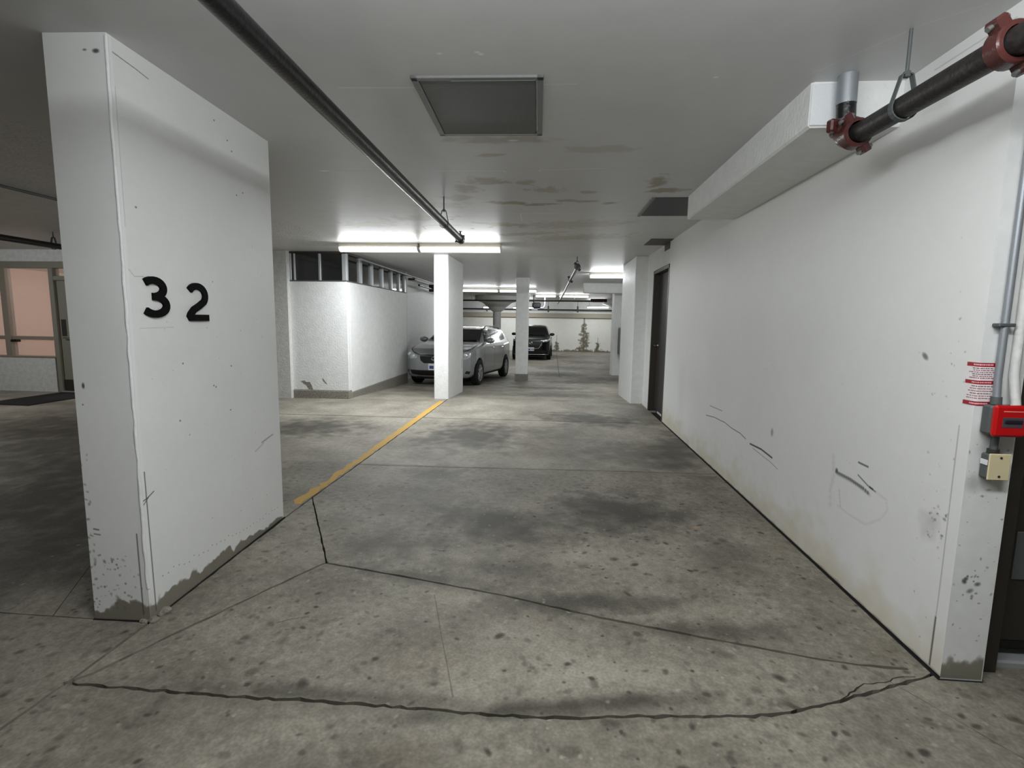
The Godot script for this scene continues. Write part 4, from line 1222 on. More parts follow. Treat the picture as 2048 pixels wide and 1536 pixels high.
# ---------------------------------------------------------------- glazed lobby on the left
func build_vestibule() -> void:
	var z := -9.1
	var g := G.new()
	g.box(Vector3(-14, -0.5, z - 0.18), Vector3(-9.56, 0.66, z), 0.004)
	g.box(Vector3(-14, 2.48, z - 0.18), Vector3(-4.85, CEIL, z), 0.004)
	g.box(Vector3(-8.35, -0.5, z - 0.18), Vector3(-4.85, 2.48, z - 0.001), 0.0)
	struct("wall_lobby", g.mesh(), M.old_wall, "low grey white wall and header round the lobby windows", "wall")
	# room behind the glass
	g = G.new()
	g.box(Vector3(-12.3, -0.1, -12.6), Vector3(-12.1, CEIL, z - 0.18))
	g.box(Vector3(-12.3, -0.1, -12.8), Vector3(-7.0, CEIL, -12.6))
	g.box(Vector3(-7.2, -0.1, -12.6), Vector3(-7.0, CEIL, z - 0.18))
	struct("wall_lobby_inner", g.mesh(), M.pink, "pink painted inner walls of the lobby behind the glass", "wall")
	struct("ceiling_lobby", box(Vector3(-12.3, 2.5, -12.6), Vector3(-7.0, 2.6, z - 0.18)), M.pink, "pink white ceiling inside the lobby", "ceiling")
	struct("floor_lobby", box(Vector3(-12.3, -0.05, -12.6), Vector3(-7.0, 0.004, z - 0.1)), M.taupe, "tan floor inside the lobby", "floor")
	var t := thing("ceiling_lamp", "round warm lamp on the ceiling inside the lobby", "lamp", Vector3(-9.6, 2.5, -10.9))
	g = G.new()
	g.lathe(PackedVector2Array([Vector2(0.17, 0), Vector2(0.165, -0.04), Vector2(0.12, -0.08), Vector2(0.05, -0.095), Vector2(0.0, -0.097)]), 24)
	var wl: StandardMaterial3D = M.lens.duplicate()
	wl.emission = Color(1.0, 0.86, 0.7)
	wl.emission_energy_multiplier = 5.0
	put("glass_bowl", g.mesh(), wl, t)
	var l := OmniLight3D.new()
	l.name = "lamp"
	l.light_color = Color(1.0, 0.92, 0.86)
	l.light_energy = 1.7
	l.light_size = 0.15
	l.omni_range = 30.0
	l.omni_attenuation = 2.0
	l.shadow_enabled = true
	l.position = Vector3(0, -0.2, 0)
	t.add_child(l, true)

	# window: mullions, rails, panes
	var w := thing("window_1", "lobby window with pink room behind, two panes between taupe frames", "window", Vector3(0, 0, z))
	w.set_meta("kind", "structure")
	for x in [[-13.9, -13.8], [-12.2, -12.1], [-10.58, -10.45], [-9.56, -9.53]]:
		put("mullion", box(Vector3(x[0], 0.68, -0.13), Vector3(x[1], 2.44, -0.01), 0.006), M.taupe, w)
	put("sill", box(Vector3(-14, 0.655, -0.15), Vector3(-9.53, 0.69, 0.012), 0.006), M.taupe, w)
	put("head_frame", box(Vector3(-14, 2.36, -0.14), Vector3(-8.3, 2.482, -0.008), 0.006), M.grey_frame, w)
	var edges := [-13.8, -12.2, -12.1, -10.58, -10.45, -9.56]
	for k in 3:
		put("cross_rail", box(Vector3(edges[k * 2], 1.0, -0.11), Vector3(edges[k * 2 + 1], 1.068, -0.03), 0.006), M.taupe, w)
		put("pane", box(Vector3(edges[k * 2], 1.068, -0.072), Vector3(edges[k * 2 + 1], 2.36, -0.068)), M.glass, w)
		put("pane", box(Vector3(edges[k * 2], 0.69, -0.072), Vector3(edges[k * 2 + 1], 1.0, -0.068)), M.glass, w)
	put("latch", box(Vector3(-10.44, 0.955, -0.06), Vector3(-10.3, 0.998, 0.02), 0.006), M.black, w)

	# glazed lobby door
	var d := thing("door_3", "grey framed glass lobby door half hidden by the big pillar", "door", Vector3(-8.9, 0, z))
	d.set_meta("kind", "structure")
	put("door_frame", box(Vector3(-0.63, 0, -0.14), Vector3(-0.55, 2.36, 0.005), 0.006), M.grey_frame, d)
	put("door_frame", box(Vector3(0.48, 0, -0.14), Vector3(0.56, 2.36, 0.005), 0.006), M.grey_frame, d)
	put("transom_bar", box(Vector3(-0.55, 2.135, -0.12), Vector3(0.48, 2.215, 0.0), 0.006), M.grey_frame, d)
	put("transom_pane", box(Vector3(-0.55, 2.215, -0.072), Vector3(0.48, 2.36, -0.068)), M.glass, d)
	put("stile", box(Vector3(-0.53, 0.02, -0.09), Vector3(-0.33, 2.13, -0.04), 0.004), M.grey_frame, d)
	put("stile", box(Vector3(0.28, 0.02, -0.09), Vector3(0.47, 2.13, -0.04), 0.004), M.grey_frame, d)
	put("top_rail", box(Vector3(-0.33, 1.98, -0.09), Vector3(0.28, 2.13, -0.04), 0.004), M.grey_frame, d)
	put("lock_rail", box(Vector3(-0.33, 0.85, -0.09), Vector3(0.28, 1.075, -0.04), 0.004), M.grey_frame, d)
	put("kick_plate", box(Vector3(-0.53, 0.025, -0.038), Vector3(0.47, 0.24, -0.03), 0.002), M.door_dark, d)
	put("pane", box(Vector3(-0.33, 1.075, -0.067), Vector3(0.28, 1.98, -0.063)), M.glass, d)
	put("pane", box(Vector3(-0.33, 0.24, -0.067), Vector3(0.28, 0.85, -0.063)), M.glass, d)
	put("bottom_rail", box(Vector3(-0.33, 0.02, -0.09), Vector3(0.28, 0.25, -0.04), 0.004), M.grey_frame, d)
	g = G.new()
	g.tube(PackedVector3Array([Vector3(-0.43, 1.05, -0.04), Vector3(-0.43, 1.05, 0.02), Vector3(-0.42, 1.05, 0.026), Vector3(-0.31, 1.05, 0.026)]), 0.012, 10)
	put("door_handle", g.mesh(), M.chrome, d)
	put("lock_plate", box(Vector3(-0.5, 1.08, -0.04), Vector3(-0.4, 1.4, -0.034), 0.002), M.door, d)
	put("threshold", box(Vector3(-0.55, 0, -0.12), Vector3(0.48, 0.018, 0.04), 0.004), M.alu, d)

	var m := thing("floor_mat", "black ribbed floor mat in front of the lobby door", "mat", Vector3(-8.98, 0, -8.32), -0.03)
	put("pile", box(Vector3(-0.44, 0.0, -0.68), Vector3(0.44, 0.012, 0.68), 0.004), M.mat, m)
	put("rubber_edge", box(Vector3(-0.47, 0.0, -0.71), Vector3(0.47, 0.006, 0.71), 0.003), M.rubber, m)

# ---------------------------------------------------------------- store room with high windows
func build_store_room() -> void:
	var xl := -4.87; var xr := -3.77; var zf := -9.2; var zb := -13.05
	var top := 2.165
	var g := G.new()
	g.box(Vector3(xl, 0.15, zf - 0.12), Vector3(xr, top, zf), 0.008)
	g.box(Vector3(xr - 0.12, -0.1, zb), Vector3(xr, top, zf - 0.12), 0.006)
	var w := struct("wall_store_room", g.mesh(), M.wall, "white corner walls of the store room below its high windows", "wall")
	# chip where the paint came off
	g = G.new()
	g.extrude(PackedVector2Array([Vector2(-4.70, 0.315), Vector2(-4.63, 0.33), Vector2(-4.6, 0.3), Vector2(-4.53, 0.305), Vector2(-4.5, 0.25), Vector2(-4.47, 0.16), Vector2(-4.56, 0.17), Vector2(-4.6, 0.24), Vector2(-4.66, 0.28)]), 0.003, Transform3D(Basis(), Vector3(0, 0, zf)))
	g.extrude(PackedVector2Array([Vector2(-4.29, 0.385), Vector2(-4.26, 0.36), Vector2(-4.2, 0.28), Vector2(-4.19, 0.265), Vector2(-4.23, 0.29), Vector2(-4.27, 0.33)]), 0.003, Transform3D(Basis(), Vector3(0, 0, zf)))
	put("bare_patch", g.mesh(), M.concrete, w)
	g = G.new()
	g.box(Vector3(xl, -0.1, zf - 0.14), Vector3(xr, 0.15, zf + 0.012), 0.012)
	g.box(Vector3(xr - 0.14, -0.4, zb), Vector3(xr + 0.012, 0.12, zf - 0.1), 0.012)
	struct("baseboard_store_room", g.mesh(), M.concrete, "bare concrete kerb along the foot of the store room walls", "baseboard")
	# wall end left of the store room, back and far side of the room
	struct("wall_store_left", box(Vector3(-5.1, -0.3, zb), Vector3(xl, CEIL, -9.14), 0.006), M.wall, "white wall end between the store room and the lobby wall", "wall")
	struct("wall_store_back", box(Vector3(-5.1, -0.5, zb - 0.15), Vector3(-3.8, CEIL, zb), 0.006), M.old_wall, "back wall of the store room seen through its windows", "wall")
	struct("wall_bay", box(Vector3(-4.25, -0.6, -20.5), Vector3(-4.07, CEIL, zb - 0.1), 0.006), M.wall, "white side wall of the bay where the silver car is parked", "wall")
	# high windows
	var f := thing("window_2", "row of high dark windows on the front of the store room", "window", Vector3(0, 0, zf))
	f.set_meta("kind", "structure")
	put("sill", box(Vector3(xl, top, -0.12), Vector3(xr, top + 0.02, 0.004), 0.003), M.dull_steel, f)
	put("head_frame", box(Vector3(xl, CEIL - 0.04, -0.1), Vector3(xr, CEIL, -0.01), 0.003), M.door, f)
	for x in [[-4.865, -4.82], [-4.78, -4.75], [-4.305, -4.265], [-3.83, -3.77]]:
		put("mullion", box(Vector3(x[0], top + 0.02, -0.09), Vector3(x[1], CEIL - 0.035, -0.012), 0.004), M.alu, f)
	for x in [[-4.82, -4.78], [-4.75, -4.305], [-4.265, -3.83]]:
		put("pane", box(Vector3(x[0], top + 0.02, -0.052), Vector3(x[1], CEIL - 0.035, -0.048)), M.dusty_glass, f)
	f = thing("window_3", "row of high dark windows down the side of the store room", "window", Vector3(xr, 0, 0))
	f.set_meta("kind", "structure")
	put("sill", box(Vector3(-0.12, top, zb), Vector3(0.004, top + 0.02, zf), 0.003), M.dull_steel, f)
	put("head_frame", box(Vector3(-0.1, CEIL - 0.04, zb), Vector3(-0.01, CEIL, zf), 0.003), M.door, f)
	var zs := [-9.26, -9.97, -10.6, -11.25, -11.9, -12.5, -12.98]
	for k in zs.size():
		put("mullion", box(Vector3(-0.09, top + 0.02, zs[k] - 0.05), Vector3(-0.012, CEIL - 0.035, zs[k] + 0.05), 0.004), M.alu, f)
		if k: put("pane", box(Vector3(-0.052, top + 0.02, zs[k] + 0.05), Vector3(-0.048, CEIL - 0.035, zs[k - 1] - 0.05)), M.dusty_glass, f)

# ---------------------------------------------------------------- far end
func build_far_end() -> void:
	var nz := ragged_noise()
	var zb := -31.6
	var c := Canvas.new(Vector2(-6, 1.75), Vector2(11, 2.15), 90, true)
	c.base(Color(0.9, 0.9, 0.87), Color(0.94, 0.94, 0.92), 0.7, 4, 71)
	var st := Color(0.42, 0.4, 0.33)
	c.stroke([Vector2(1.9, 1.75), Vector2(1.88, 1.0), Vector2(1.92, .2), Vector2(1.9, -.35)], 0.14, st, 0.75)
	for i in 46:
		var y := 1.35 - i * 0.036
		c.blob(1.9 + rng.randf_range(-.12, .12) * (1.2 + i * .035), y, rng.randf_range(.08, .17) * (0.6 + i * .028), 0.1, st, 0.7, 0.6, 0, nz, 0.7)
	for s in [[0.25, 1.0], [2.75, 0.9]]:
		c.stroke([Vector2(s[0], s[1] - .35), Vector2(s[0], s[1] - 0.8)], 0.05, st, 0.6)
		for i in 16:
			c.blob(s[0] + rng.randf_range(-.05, .05) * i * .22, 0.2 - i * .03, rng.randf_range(.05, .14), .08, st, 0.7, 0.5, 0, nz, 0.8)
	for i in 34:
		c.blob(-1 + i * 0.15, -0.33, rng.randf_range(.1, .3), rng.randf_range(.06, .2), st, 0.75, 0.5, 0, nz, 0.7)
	var g := G.new()
	g.quad(Vector3(-6, -0.4, zb), Vector3(5, -0.4, zb), Vector3(5, 1.75, zb), Vector3(-6, 1.75, zb), c.at(-6, -0.4), c.at(5, -0.4), c.at(5, 1.75), c.at(-6, 1.75))
	var g2 := G.new()
	g2.box(Vector3(-14, -0.6, -32), Vector3(5, CEIL, zb - 0.01))
	g2.box(Vector3(-14, -0.6, -31.8), Vector3(-6, 1.75, zb))
	var am := g.mesh()
	g2.mesh(am)
	am.surface_set_material(0, painted(c, 0.6))
	am.surface_set_material(1, M.wall)
	struct("wall_back", am, null, "pale back wall with dark water streaks rising from the floor", "wall")
	var be := mat(Color(0.66, 0.63, 0.57), 0.6)
	struct("trim_1", box(Vector3(-14, 1.74, zb - 0.02), Vector3(5, 2.0, zb + 0.25), 0.01), be, "beige ledge along the top of the back wall", "trim")
	var t := thing("sprinkler_pipe", "thin dark pipe with hangers along the back wall", "pipe", Vector3.ZERO)
	put("pipe_run", pipe([Vector3(-6.0, 2.2, -31.0), Vector3(4.5, 2.2, -31.0)], 0.035, 12), M.pipe, t)
	for x in [-4.0, -0.3, 1.45]:
		put("hanger_clamp", pipe([Vector3(x, 2.05, -31.0), Vector3(x, 2.42, -31.0)], 0.045, 8), M.pipe, t)
		put("hanger_rod", pipe([Vector3(x, 2.4, -31.0), Vector3(x, CEIL, -31.0)], 0.01, 8), M.pipe, t)

	# mushroom-headed pillars
	for q in [[-2.8, -25.6, "round pillar with a flared mushroom head behind the silver car"], [3.75, -28.6, "flared mushroom head of the pillar at the far right"]]:
		var p := thing("mushroom_pillar", q[2], "pillar", Vector3(q[0], -0.33, q[1]))
		p.set_meta("kind", "structure")
		g = G.new()
		g.lathe(PackedVector2Array([Vector2(0.2, 0), Vector2(0.2, 2.3)]), 24)
		put("shaft", g.mesh(), M.old_wall, p)
		g = G.new()
		g.lathe(PackedVector2Array([Vector2(0.2, 2.26), Vector2(0.33, 2.36), Vector2(0.46, 2.5), Vector2(0.75, 2.72), Vector2(1.1, 2.82), Vector2(1.1, 3.03)]), 24)
		put("capital", g.mesh(), M.old_wall, p)
	# far right wall end with a cabinet beside it
	var p2 := thing("pillar", "white wall end far right, in front of the back wall", "pillar", Vector3(1.97, -0.33, -17.0))
	p2.set_meta("kind", "structure")
	put("shaft", box(Vector3(0, -0.1, -0.6), Vector3(0.34, CEIL + 0.33, 0.0), 0.01), M.wall, p2)
	t = thing("hose_cabinet", "narrow grey fire hose cabinet on the far right wall", "cabinet", Vector3(2.248, 0.45, -16.55))
	put("body", box(Vector3(-0.12, 0, -0.35), Vector3(0.05, 0.9, 0.35), 0.01), M.galv, t)
	put("door", box(Vector3(-0.135, 0.04, -0.31), Vector3(-0.12, 0.86, 0.31), 0.006), M.dull_steel, t)
	# dark heater with its pale pipe, right of the slim pillar
	t = thing("heater_unit", "small black heater with a pale bent pipe under the far ceiling", "heater", Vector3(-0.72, 2.1, -23.9))
	put("body", box(Vector3(-0.25, 0, -0.2), Vector3(0.14, 0.26, 0.2), 0.05), M.black, t)
	put("support", box(Vector3(-0.22, 0.25, -0.03), Vector3(-0.17, CEIL - 2.1, 0.03), 0.004), M.pipe, t)
	put("bent_pipe", pipe([Vector3(0.32, CEIL - 2.1, 0.1), Vector3(0.32, 0.15, 0.1), Vector3(0.28, 0.04, 0.1), Vector3(0.2, 0.0, 0.1), Vector3(0.1, 0.03, 0.1)], 0.045, 12), M.galv, t)
	put("fitting", box(Vector3(-0.3, -0.12, -0.1), Vector3(0.0, -0.02, 0.1), 0.02), M.galv, t)

# ---------------------------------------------------------------- cars
class CarShape:
	var side: PackedVector2Array     # (z, y)
	var plan: PackedVector2Array     # (z, x), x >= 0, mirrored
	var front: PackedVector2Array    # (x, y), x >= 0, mirrored
	var arches: Array                # [z, y, r]
	var lo: Vector3
	var cell: float
	var nx: int
	var ny: int
	var nz: int
	var fs: PackedFloat32Array
	var fp: PackedFloat32Array
	var ff: PackedFloat32Array
	var half: float

	static func sd(p: Vector2, q: PackedVector2Array) -> float:
		var d := 1e9
		var s := 1.0
		var m := q.size()
		var j := m - 1
		for i in m:
			var e := q[j] - q[i]
			var w := p - q[i]
			var t := clampf(w.dot(e) / maxf(e.length_squared(), 1e-9), 0, 1)
			d = minf(d, (w - e * t).length_squared())
			if (q[i].y > p.y) != (q[j].y > p.y) and p.x < (q[j].x - q[i].x) * (p.y - q[i].y) / (q[j].y - q[i].y) + q[i].x: s = -s
			j = i
		return s * sqrt(d)

	func prepare(lo_: Vector3, hi: Vector3, c: float) -> void:
		lo = lo_; cell = c
		nx = int((hi.x - lo.x) / c) + 2
		ny = int((hi.y - lo.y) / c) + 2
		nz = int((hi.z - lo.z) / c) + 2
		fs.resize(nz * ny); fp.resize(nz * nx); ff.resize(nx * ny)
		for k in nz:
			for j in ny: fs[k * ny + j] = sd(Vector2(lo.z + k * c, lo.y + j * c), side)
			for i in nx: fp[k * nx + i] = sd(Vector2(lo.z + k * c, absf(lo.x + i * c)), plan)
		for i in nx:
			for j in ny: ff[i * ny + j] = sd(Vector2(absf(lo.x + i * c), lo.y + j * c), front)

	static func smax(a: float, b: float, k: float) -> float:
		var h := maxf(k - absf(a - b), 0.0) / k
		return maxf(a, b) + h * h * k * 0.25

	func bil(f: PackedFloat32Array, u: float, v: float, nu: int, nv: int) -> float:
		u = clampf(u, 0, nu - 1.001); v = clampf(v, 0, nv - 1.001)
		var i := int(u); var j := int(v)
		var a := u - i; var b := v - j
		var q := i * nv + j
		return lerpf(lerpf(f[q], f[q + 1], b), lerpf(f[q + nv], f[q + nv + 1], b), a)

	func at(p: Vector3) -> float:
		var x := (p.x - lo.x) / cell; var y := (p.y - lo.y) / cell; var z := (p.z - lo.z) / cell
		return comb(bil(fs, z, y, nz, ny), bil(fp, z, x, nz, nx), bil(ff, x, y, nx, ny), p)

	func comb(a: float, b: float, c: float, p: Vector3) -> float:
		var f := smax(smax(a, b, 0.12), c, 0.1)
		if absf(p.x) > half - 0.32 and p.y < 0.75:
			for w in arches:
				f = maxf(f, w[2] - Vector2(p.z - w[0], p.y - w[1]).length())
		return f

	func grad(p: Vector3) -> Vector3:
		var e := 0.02
		return Vector3(at(p + Vector3(e, 0, 0)) - at(p - Vector3(e, 0, 0)), at(p + Vector3(0, e, 0)) - at(p - Vector3(0, e, 0)), at(p + Vector3(0, 0, e)) - at(p - Vector3(0, 0, e))).normalized()

	func body() -> ArrayMesh:
		var f := PackedFloat32Array()
		f.resize(nx * ny * nz)
		var q := 0
		for k in nz:
			for j in ny:
				var a := fs[k * ny + j]
				for i in nx:
					f[q] = comb(a, fp[k * nx + i], ff[i * ny + j], lo + Vector3(i, j, k) * cell)
					q += 1
		var id := PackedInt32Array()
		id.resize(nx * ny * nz)
		id.fill(-1)
		var g := G.new()
		var st := [1, nx, nx * ny]
		var corner := [0, 1, nx, nx + 1, nx * ny, nx * ny + 1, nx * ny + nx, nx * ny + nx + 1]
		var edges := [[0, 1], [2, 3], [4, 5], [6, 7], [0, 2], [1, 3], [4, 6], [5, 7], [0, 4], [1, 5], [2, 6], [3, 7]]
		for k in nz - 1:
			for j in ny - 1:
				for i in nx - 1:
					var b := (k * ny + j) * nx + i
					var m := 0
					for c in 8:
						if f[b + corner[c]] < 0: m += 1
					if m == 0 or m == 8: continue
					var s := Vector3.ZERO
					var n := 0
					for e in edges:
						var fa := f[b + corner[e[0]]]; var fb := f[b + corner[e[1]]]
						if (fa < 0) == (fb < 0): continue
						var t := fa / (fa - fb)
						var pa := Vector3(e[0] & 1, (e[0] >> 1) & 1, e[0] >> 2)
						var pb := Vector3(e[1] & 1, (e[1] >> 1) & 1, e[1] >> 2)
						s += pa.lerp(pb, t); n += 1
					var p := lo + (Vector3(i, j, k) + s / n) * cell
					id[b] = g.vert(p, grad(p))
		for k in range(1, nz - 1):
			for j in range(1, ny - 1):
				for i in range(1, nx - 1):
					var b := (k * ny + j) * nx + i
					for ax in 3:
						var fa := f[b]; var fb := f[b + st[ax]]
						if (fa < 0) == (fb < 0): continue
						var u: int = st[(ax + 1) % 3]; var v: int = st[(ax + 2) % 3]
						var a := id[b - u - v]; var c := id[b - v]; var d := id[b]; var e := id[b - u]
						if a < 0 or c < 0 or d < 0 or e < 0: continue
						if fa < 0:
							g.tri(a, c, d); g.tri(a, d, e)
						else:
							g.tri(a, d, c); g.tri(a, e, d)
		return g.mesh()

	# lays a flat outline on the body: ax 0 = from the sides, (z, y); ax 2 = from the front, (x, y); ax 1 = from above, (x, z)
	func patch(out: PackedVector2Array, ax: int, dir: float, lift: float, step := 0.06) -> ArrayMesh:
		var g := G.new()
		var lo2 := out[0]; var hi2 := out[0]
		for p in out:
			lo2 = lo2.min(p); hi2 = hi2.max(p)
		var cache := {}
		var a := lo2.x
		while a < hi2.x:
			var b := lo2.y
			while b < hi2.y:
				var r := PackedVector2Array([Vector2(a, b), Vector2(a + step, b), Vector2(a + step, b + step), Vector2(a, b + step)])
				for q in Geometry2D.intersect_polygons(r, out):
					var ids := []
					for p in q:
						var key := Vector2i(p * 10000.0)
						if not cache.has(key):
							var w := drop(p, ax, dir)
							var n := grad(w)
							cache[key] = g.vert(w + n * lift, n, p)
						ids.append(cache[key])
					var t := Geometry2D.triangulate_polygon(q)
					for k in range(0, t.size(), 3):
						var i: int = ids[t[k]]; var j: int = ids[t[k + 1]]; var l: int = ids[t[k + 2]]
						var nn := (g.v[j] - g.v[i]).cross(g.v[l] - g.v[i])
						if nn.dot(g.n[i]) > 0: g.tri(i, j, l)
						else: g.tri(i, l, j)
				b += step
			a += step
		return g.mesh()

	func drop(p: Vector2, ax: int, dir: float) -> Vector3:
		var s := 3.0 if ax == 2 else 1.3
		var far := s
		var prev := s
		var w := Vector3()
		for k in 240:
			w = place(p, ax, dir * s)
			if at(w) < 0: break
			prev = s
			s -= 0.025
			if s < -0.3: break
		var a := s; var b := prev
		for k in 8:
			var m := (a + b) / 2
			if at(place(p, ax, dir * m)) < 0: a = m
			else: b = m
		return place(p, ax, dir * (a + b) / 2)

	func place(p: Vector2, ax: int, s: float) -> Vector3:
		if ax == 0: return Vector3(s, p.y, p.x)
		if ax == 2: return Vector3(p.x, p.y, s)
		return Vector3(p.x, s + 0.6, p.y)

func mirror_x(p: PackedVector2Array) -> PackedVector2Array:
	var o := PackedVector2Array()
	for q in p: o.append(Vector2(-q.x, q.y))
	return o

func P(a: Array) -> PackedVector2Array:
	var o := PackedVector2Array()
	for k in range(0, a.size(), 2): o.append(Vector2(a[k], a[k + 1]))
	return o

func wheel(parent: Node, at: Vector3, out: float, r: float, wd: float, rim_r: float, spokes: int, rim: Material) -> void:
	var xf := Transform3D(Basis(Vector3(0, 0, 1) * out, Vector3(out, 0, 0), Vector3(0, 1, 0)), Vector3.ZERO)
	var g := G.new()
	g.lathe(PackedVector2Array([Vector2(rim_r, -wd / 2), Vector2(r - 0.03, -wd / 2), Vector2(r, -wd / 2 + 0.03), Vector2(r, wd / 2 - 0.03), Vector2(r - 0.03, wd / 2), Vector2(rim_r + 0.01, wd / 2), Vector2(rim_r, wd / 2 - 0.02), Vector2(rim_r, -wd / 2)]), 36, xf)
	var ty := put("wheel", g.mesh(), M.rubber, parent)
	ty.position = at
	g = G.new()
	g.lathe(PackedVector2Array([Vector2(rim_r, wd / 2 - 0.005), Vector2(rim_r - 0.02, wd / 2 - 0.012), Vector2(rim_r - 0.03, wd / 2 - 0.06)]), 36, xf)
	g.lathe(PackedVector2Array([Vector2(0.06, wd / 2 - 0.03), Vector2(0.05, wd / 2 - 0.01), Vector2(0, wd / 2 - 0.008)]), 20, xf)
	for k in spokes:
		var a := TAU * k / spokes
		var b := Basis(Vector3(out, 0, 0), a)
		g.box(Vector3(out * (wd / 2 - 0.045), 0.03, -0.028), Vector3(out * (wd / 2 - 0.012), rim_r - 0.012, 0.028), 0.008, Transform3D(b, Vector3.ZERO))
	put("rim", g.mesh(), rim, ty)
	g = G.new()
	g.lathe(PackedVector2Array([Vector2(rim_r - 0.02, wd / 2 - 0.07), Vector2(0, wd / 2 - 0.07)]), 24, xf)
	put("brake_disc", g.mesh(), M.black, ty)

func plate_canvas(blue: bool, seed_: int) -> StandardMaterial3D:
	var c := Canvas.new(Vector2(0, 0), Vector2(0.3, 0.15), 800)
	c.base(Color(0.87, 0.88, 0.92), Color(0.9, 0.91, 0.94), 10, 30, seed_)
	return painted(c, 0.3)

func build_cars() -> void:
	# silver hatchback estate
	var s := CarShape.new()
	s.half = 0.885
	s.side = P([2.02, .19, 2.17, .24, 2.235, .36, 2.24, .56, 2.2, .68, 2.1, .79, 1.85, .885, 1.4, .975, 1.12, 1.02, .92, 1.06, .25, 1.385, -.1, 1.465, -.6, 1.49, -1.1, 1.48, -1.7, 1.42, -1.92, 1.3, -2.12, 1.02, -2.21, .85, -2.22, .45, -2.15, .27, -2.0, .2, -1.0, .19, 1.0, .19])
	s.plan = P([2.245, -.5, 2.245, .2, 2.21, .48, 2.12, .66, 1.95, .79, 1.65, .855, 1.2, .875, .3, .885, -1.2, .885, -1.8, .86, -2.06, .78, -2.18, .6, -2.22, .3, -2.22, -.5])
	s.front = P([-.5, .17, .76, .17, .83, .26, .865, .42, .885, .6, .88, .78, .86, .92, .82, 1.0, .76, 1.1, .60, 1.4, .53, 1.46, .3, 1.49, -.5, 1.495])
	s.arches = [[1.36, 0.31, 0.355], [-1.34, 0.31, 0.355]]
	s.prepare(Vector3(-0.96, 0.1, -2.31), Vector3(0.96, 1.58, 2.33), 0.036)
	var at := Vector3(-2.52, 0, -14.53)
	at.y = (fy(-13.1) + fy(-15.8)) / 2.0
	var car := thing("car", "silver estate car parked behind the white middle pillar", "car", at, -0.148)
	car.scale = Vector3.ONE * 1.045
	car.rotation.x = -atan((fy(-13.1) - fy(-15.8)) / 2.7)
	var silver := mat(Color(0.6, 0.61, 0.615), 0.3, 0.5)
	silver.clearcoat_enabled = true
	silver.clearcoat = 1.0
	silver.clearcoat_roughness = 0.08
	var cg := mat(Color(0.03, 0.04, 0.045), 0.06, 0.0, 0.7)
	var trimb := mat(Color(0.025, 0.025, 0.028), 0.5)
	var lamp := mat(Color(0.74, 0.76, 0.77), 0.15, 0.5)
	dress_car(car, s, silver, cg, trimb, lamp, true)

	var d := CarShape.new()
	d.half = 0.92
	d.side = P([2.1, .24, 2.2, .3, 2.27, .5, 2.28, .72, 2.24, .88, 2.12, .99, 1.7, 1.07, 1.25, 1.12, 1.05, 1.15, .4, 1.53, .05, 1.63, -.5, 1.67, -1.2, 1.655, -1.75, 1.58, -2.1, 1.3, -2.24, 1.05, -2.27, .6, -2.2, .32, -2.05, .25, -1, .22, 1, .22])
	d.plan = P([2.285, -.5, 2.285, .2, 2.25, .52, 2.15, .72, 1.95, .85, 1.6, .905, .8, .92, -1.2, .92, -1.8, .89, -2.1, .8, -2.23, .6, -2.27, .3, -2.27, -.5])
	d.front = P([-.5, .2, .8, .2, .87, .3, .91, .5, .92, .72, .91, .92, .88, 1.04, .83, 1.12, .78, 1.22, .64, 1.55, .56, 1.62, .3, 1.665, -.5, 1.67])
	d.arches = [[1.38, 0.36, 0.41], [-1.32, 0.36, 0.41]]
	d.prepare(Vector3(-1.0, 0.12, -2.36), Vector3(1.0, 1.76, 2.37), 0.04)
	var suv := thing("car", "dark blue black sport utility car facing us right of the slim pillar", "car", Vector3(-0.95, -0.33, -25.8), -0.02)
	var navy := mat(Color(0.018, 0.024, 0.04), 0.25, 0.0, 0.3)
	navy.clearcoat_enabled = true
	navy.clearcoat = 0.5
	navy.clearcoat_roughness = 0.05
	dress_car(suv, d, navy, cg, trimb, lamp, false)

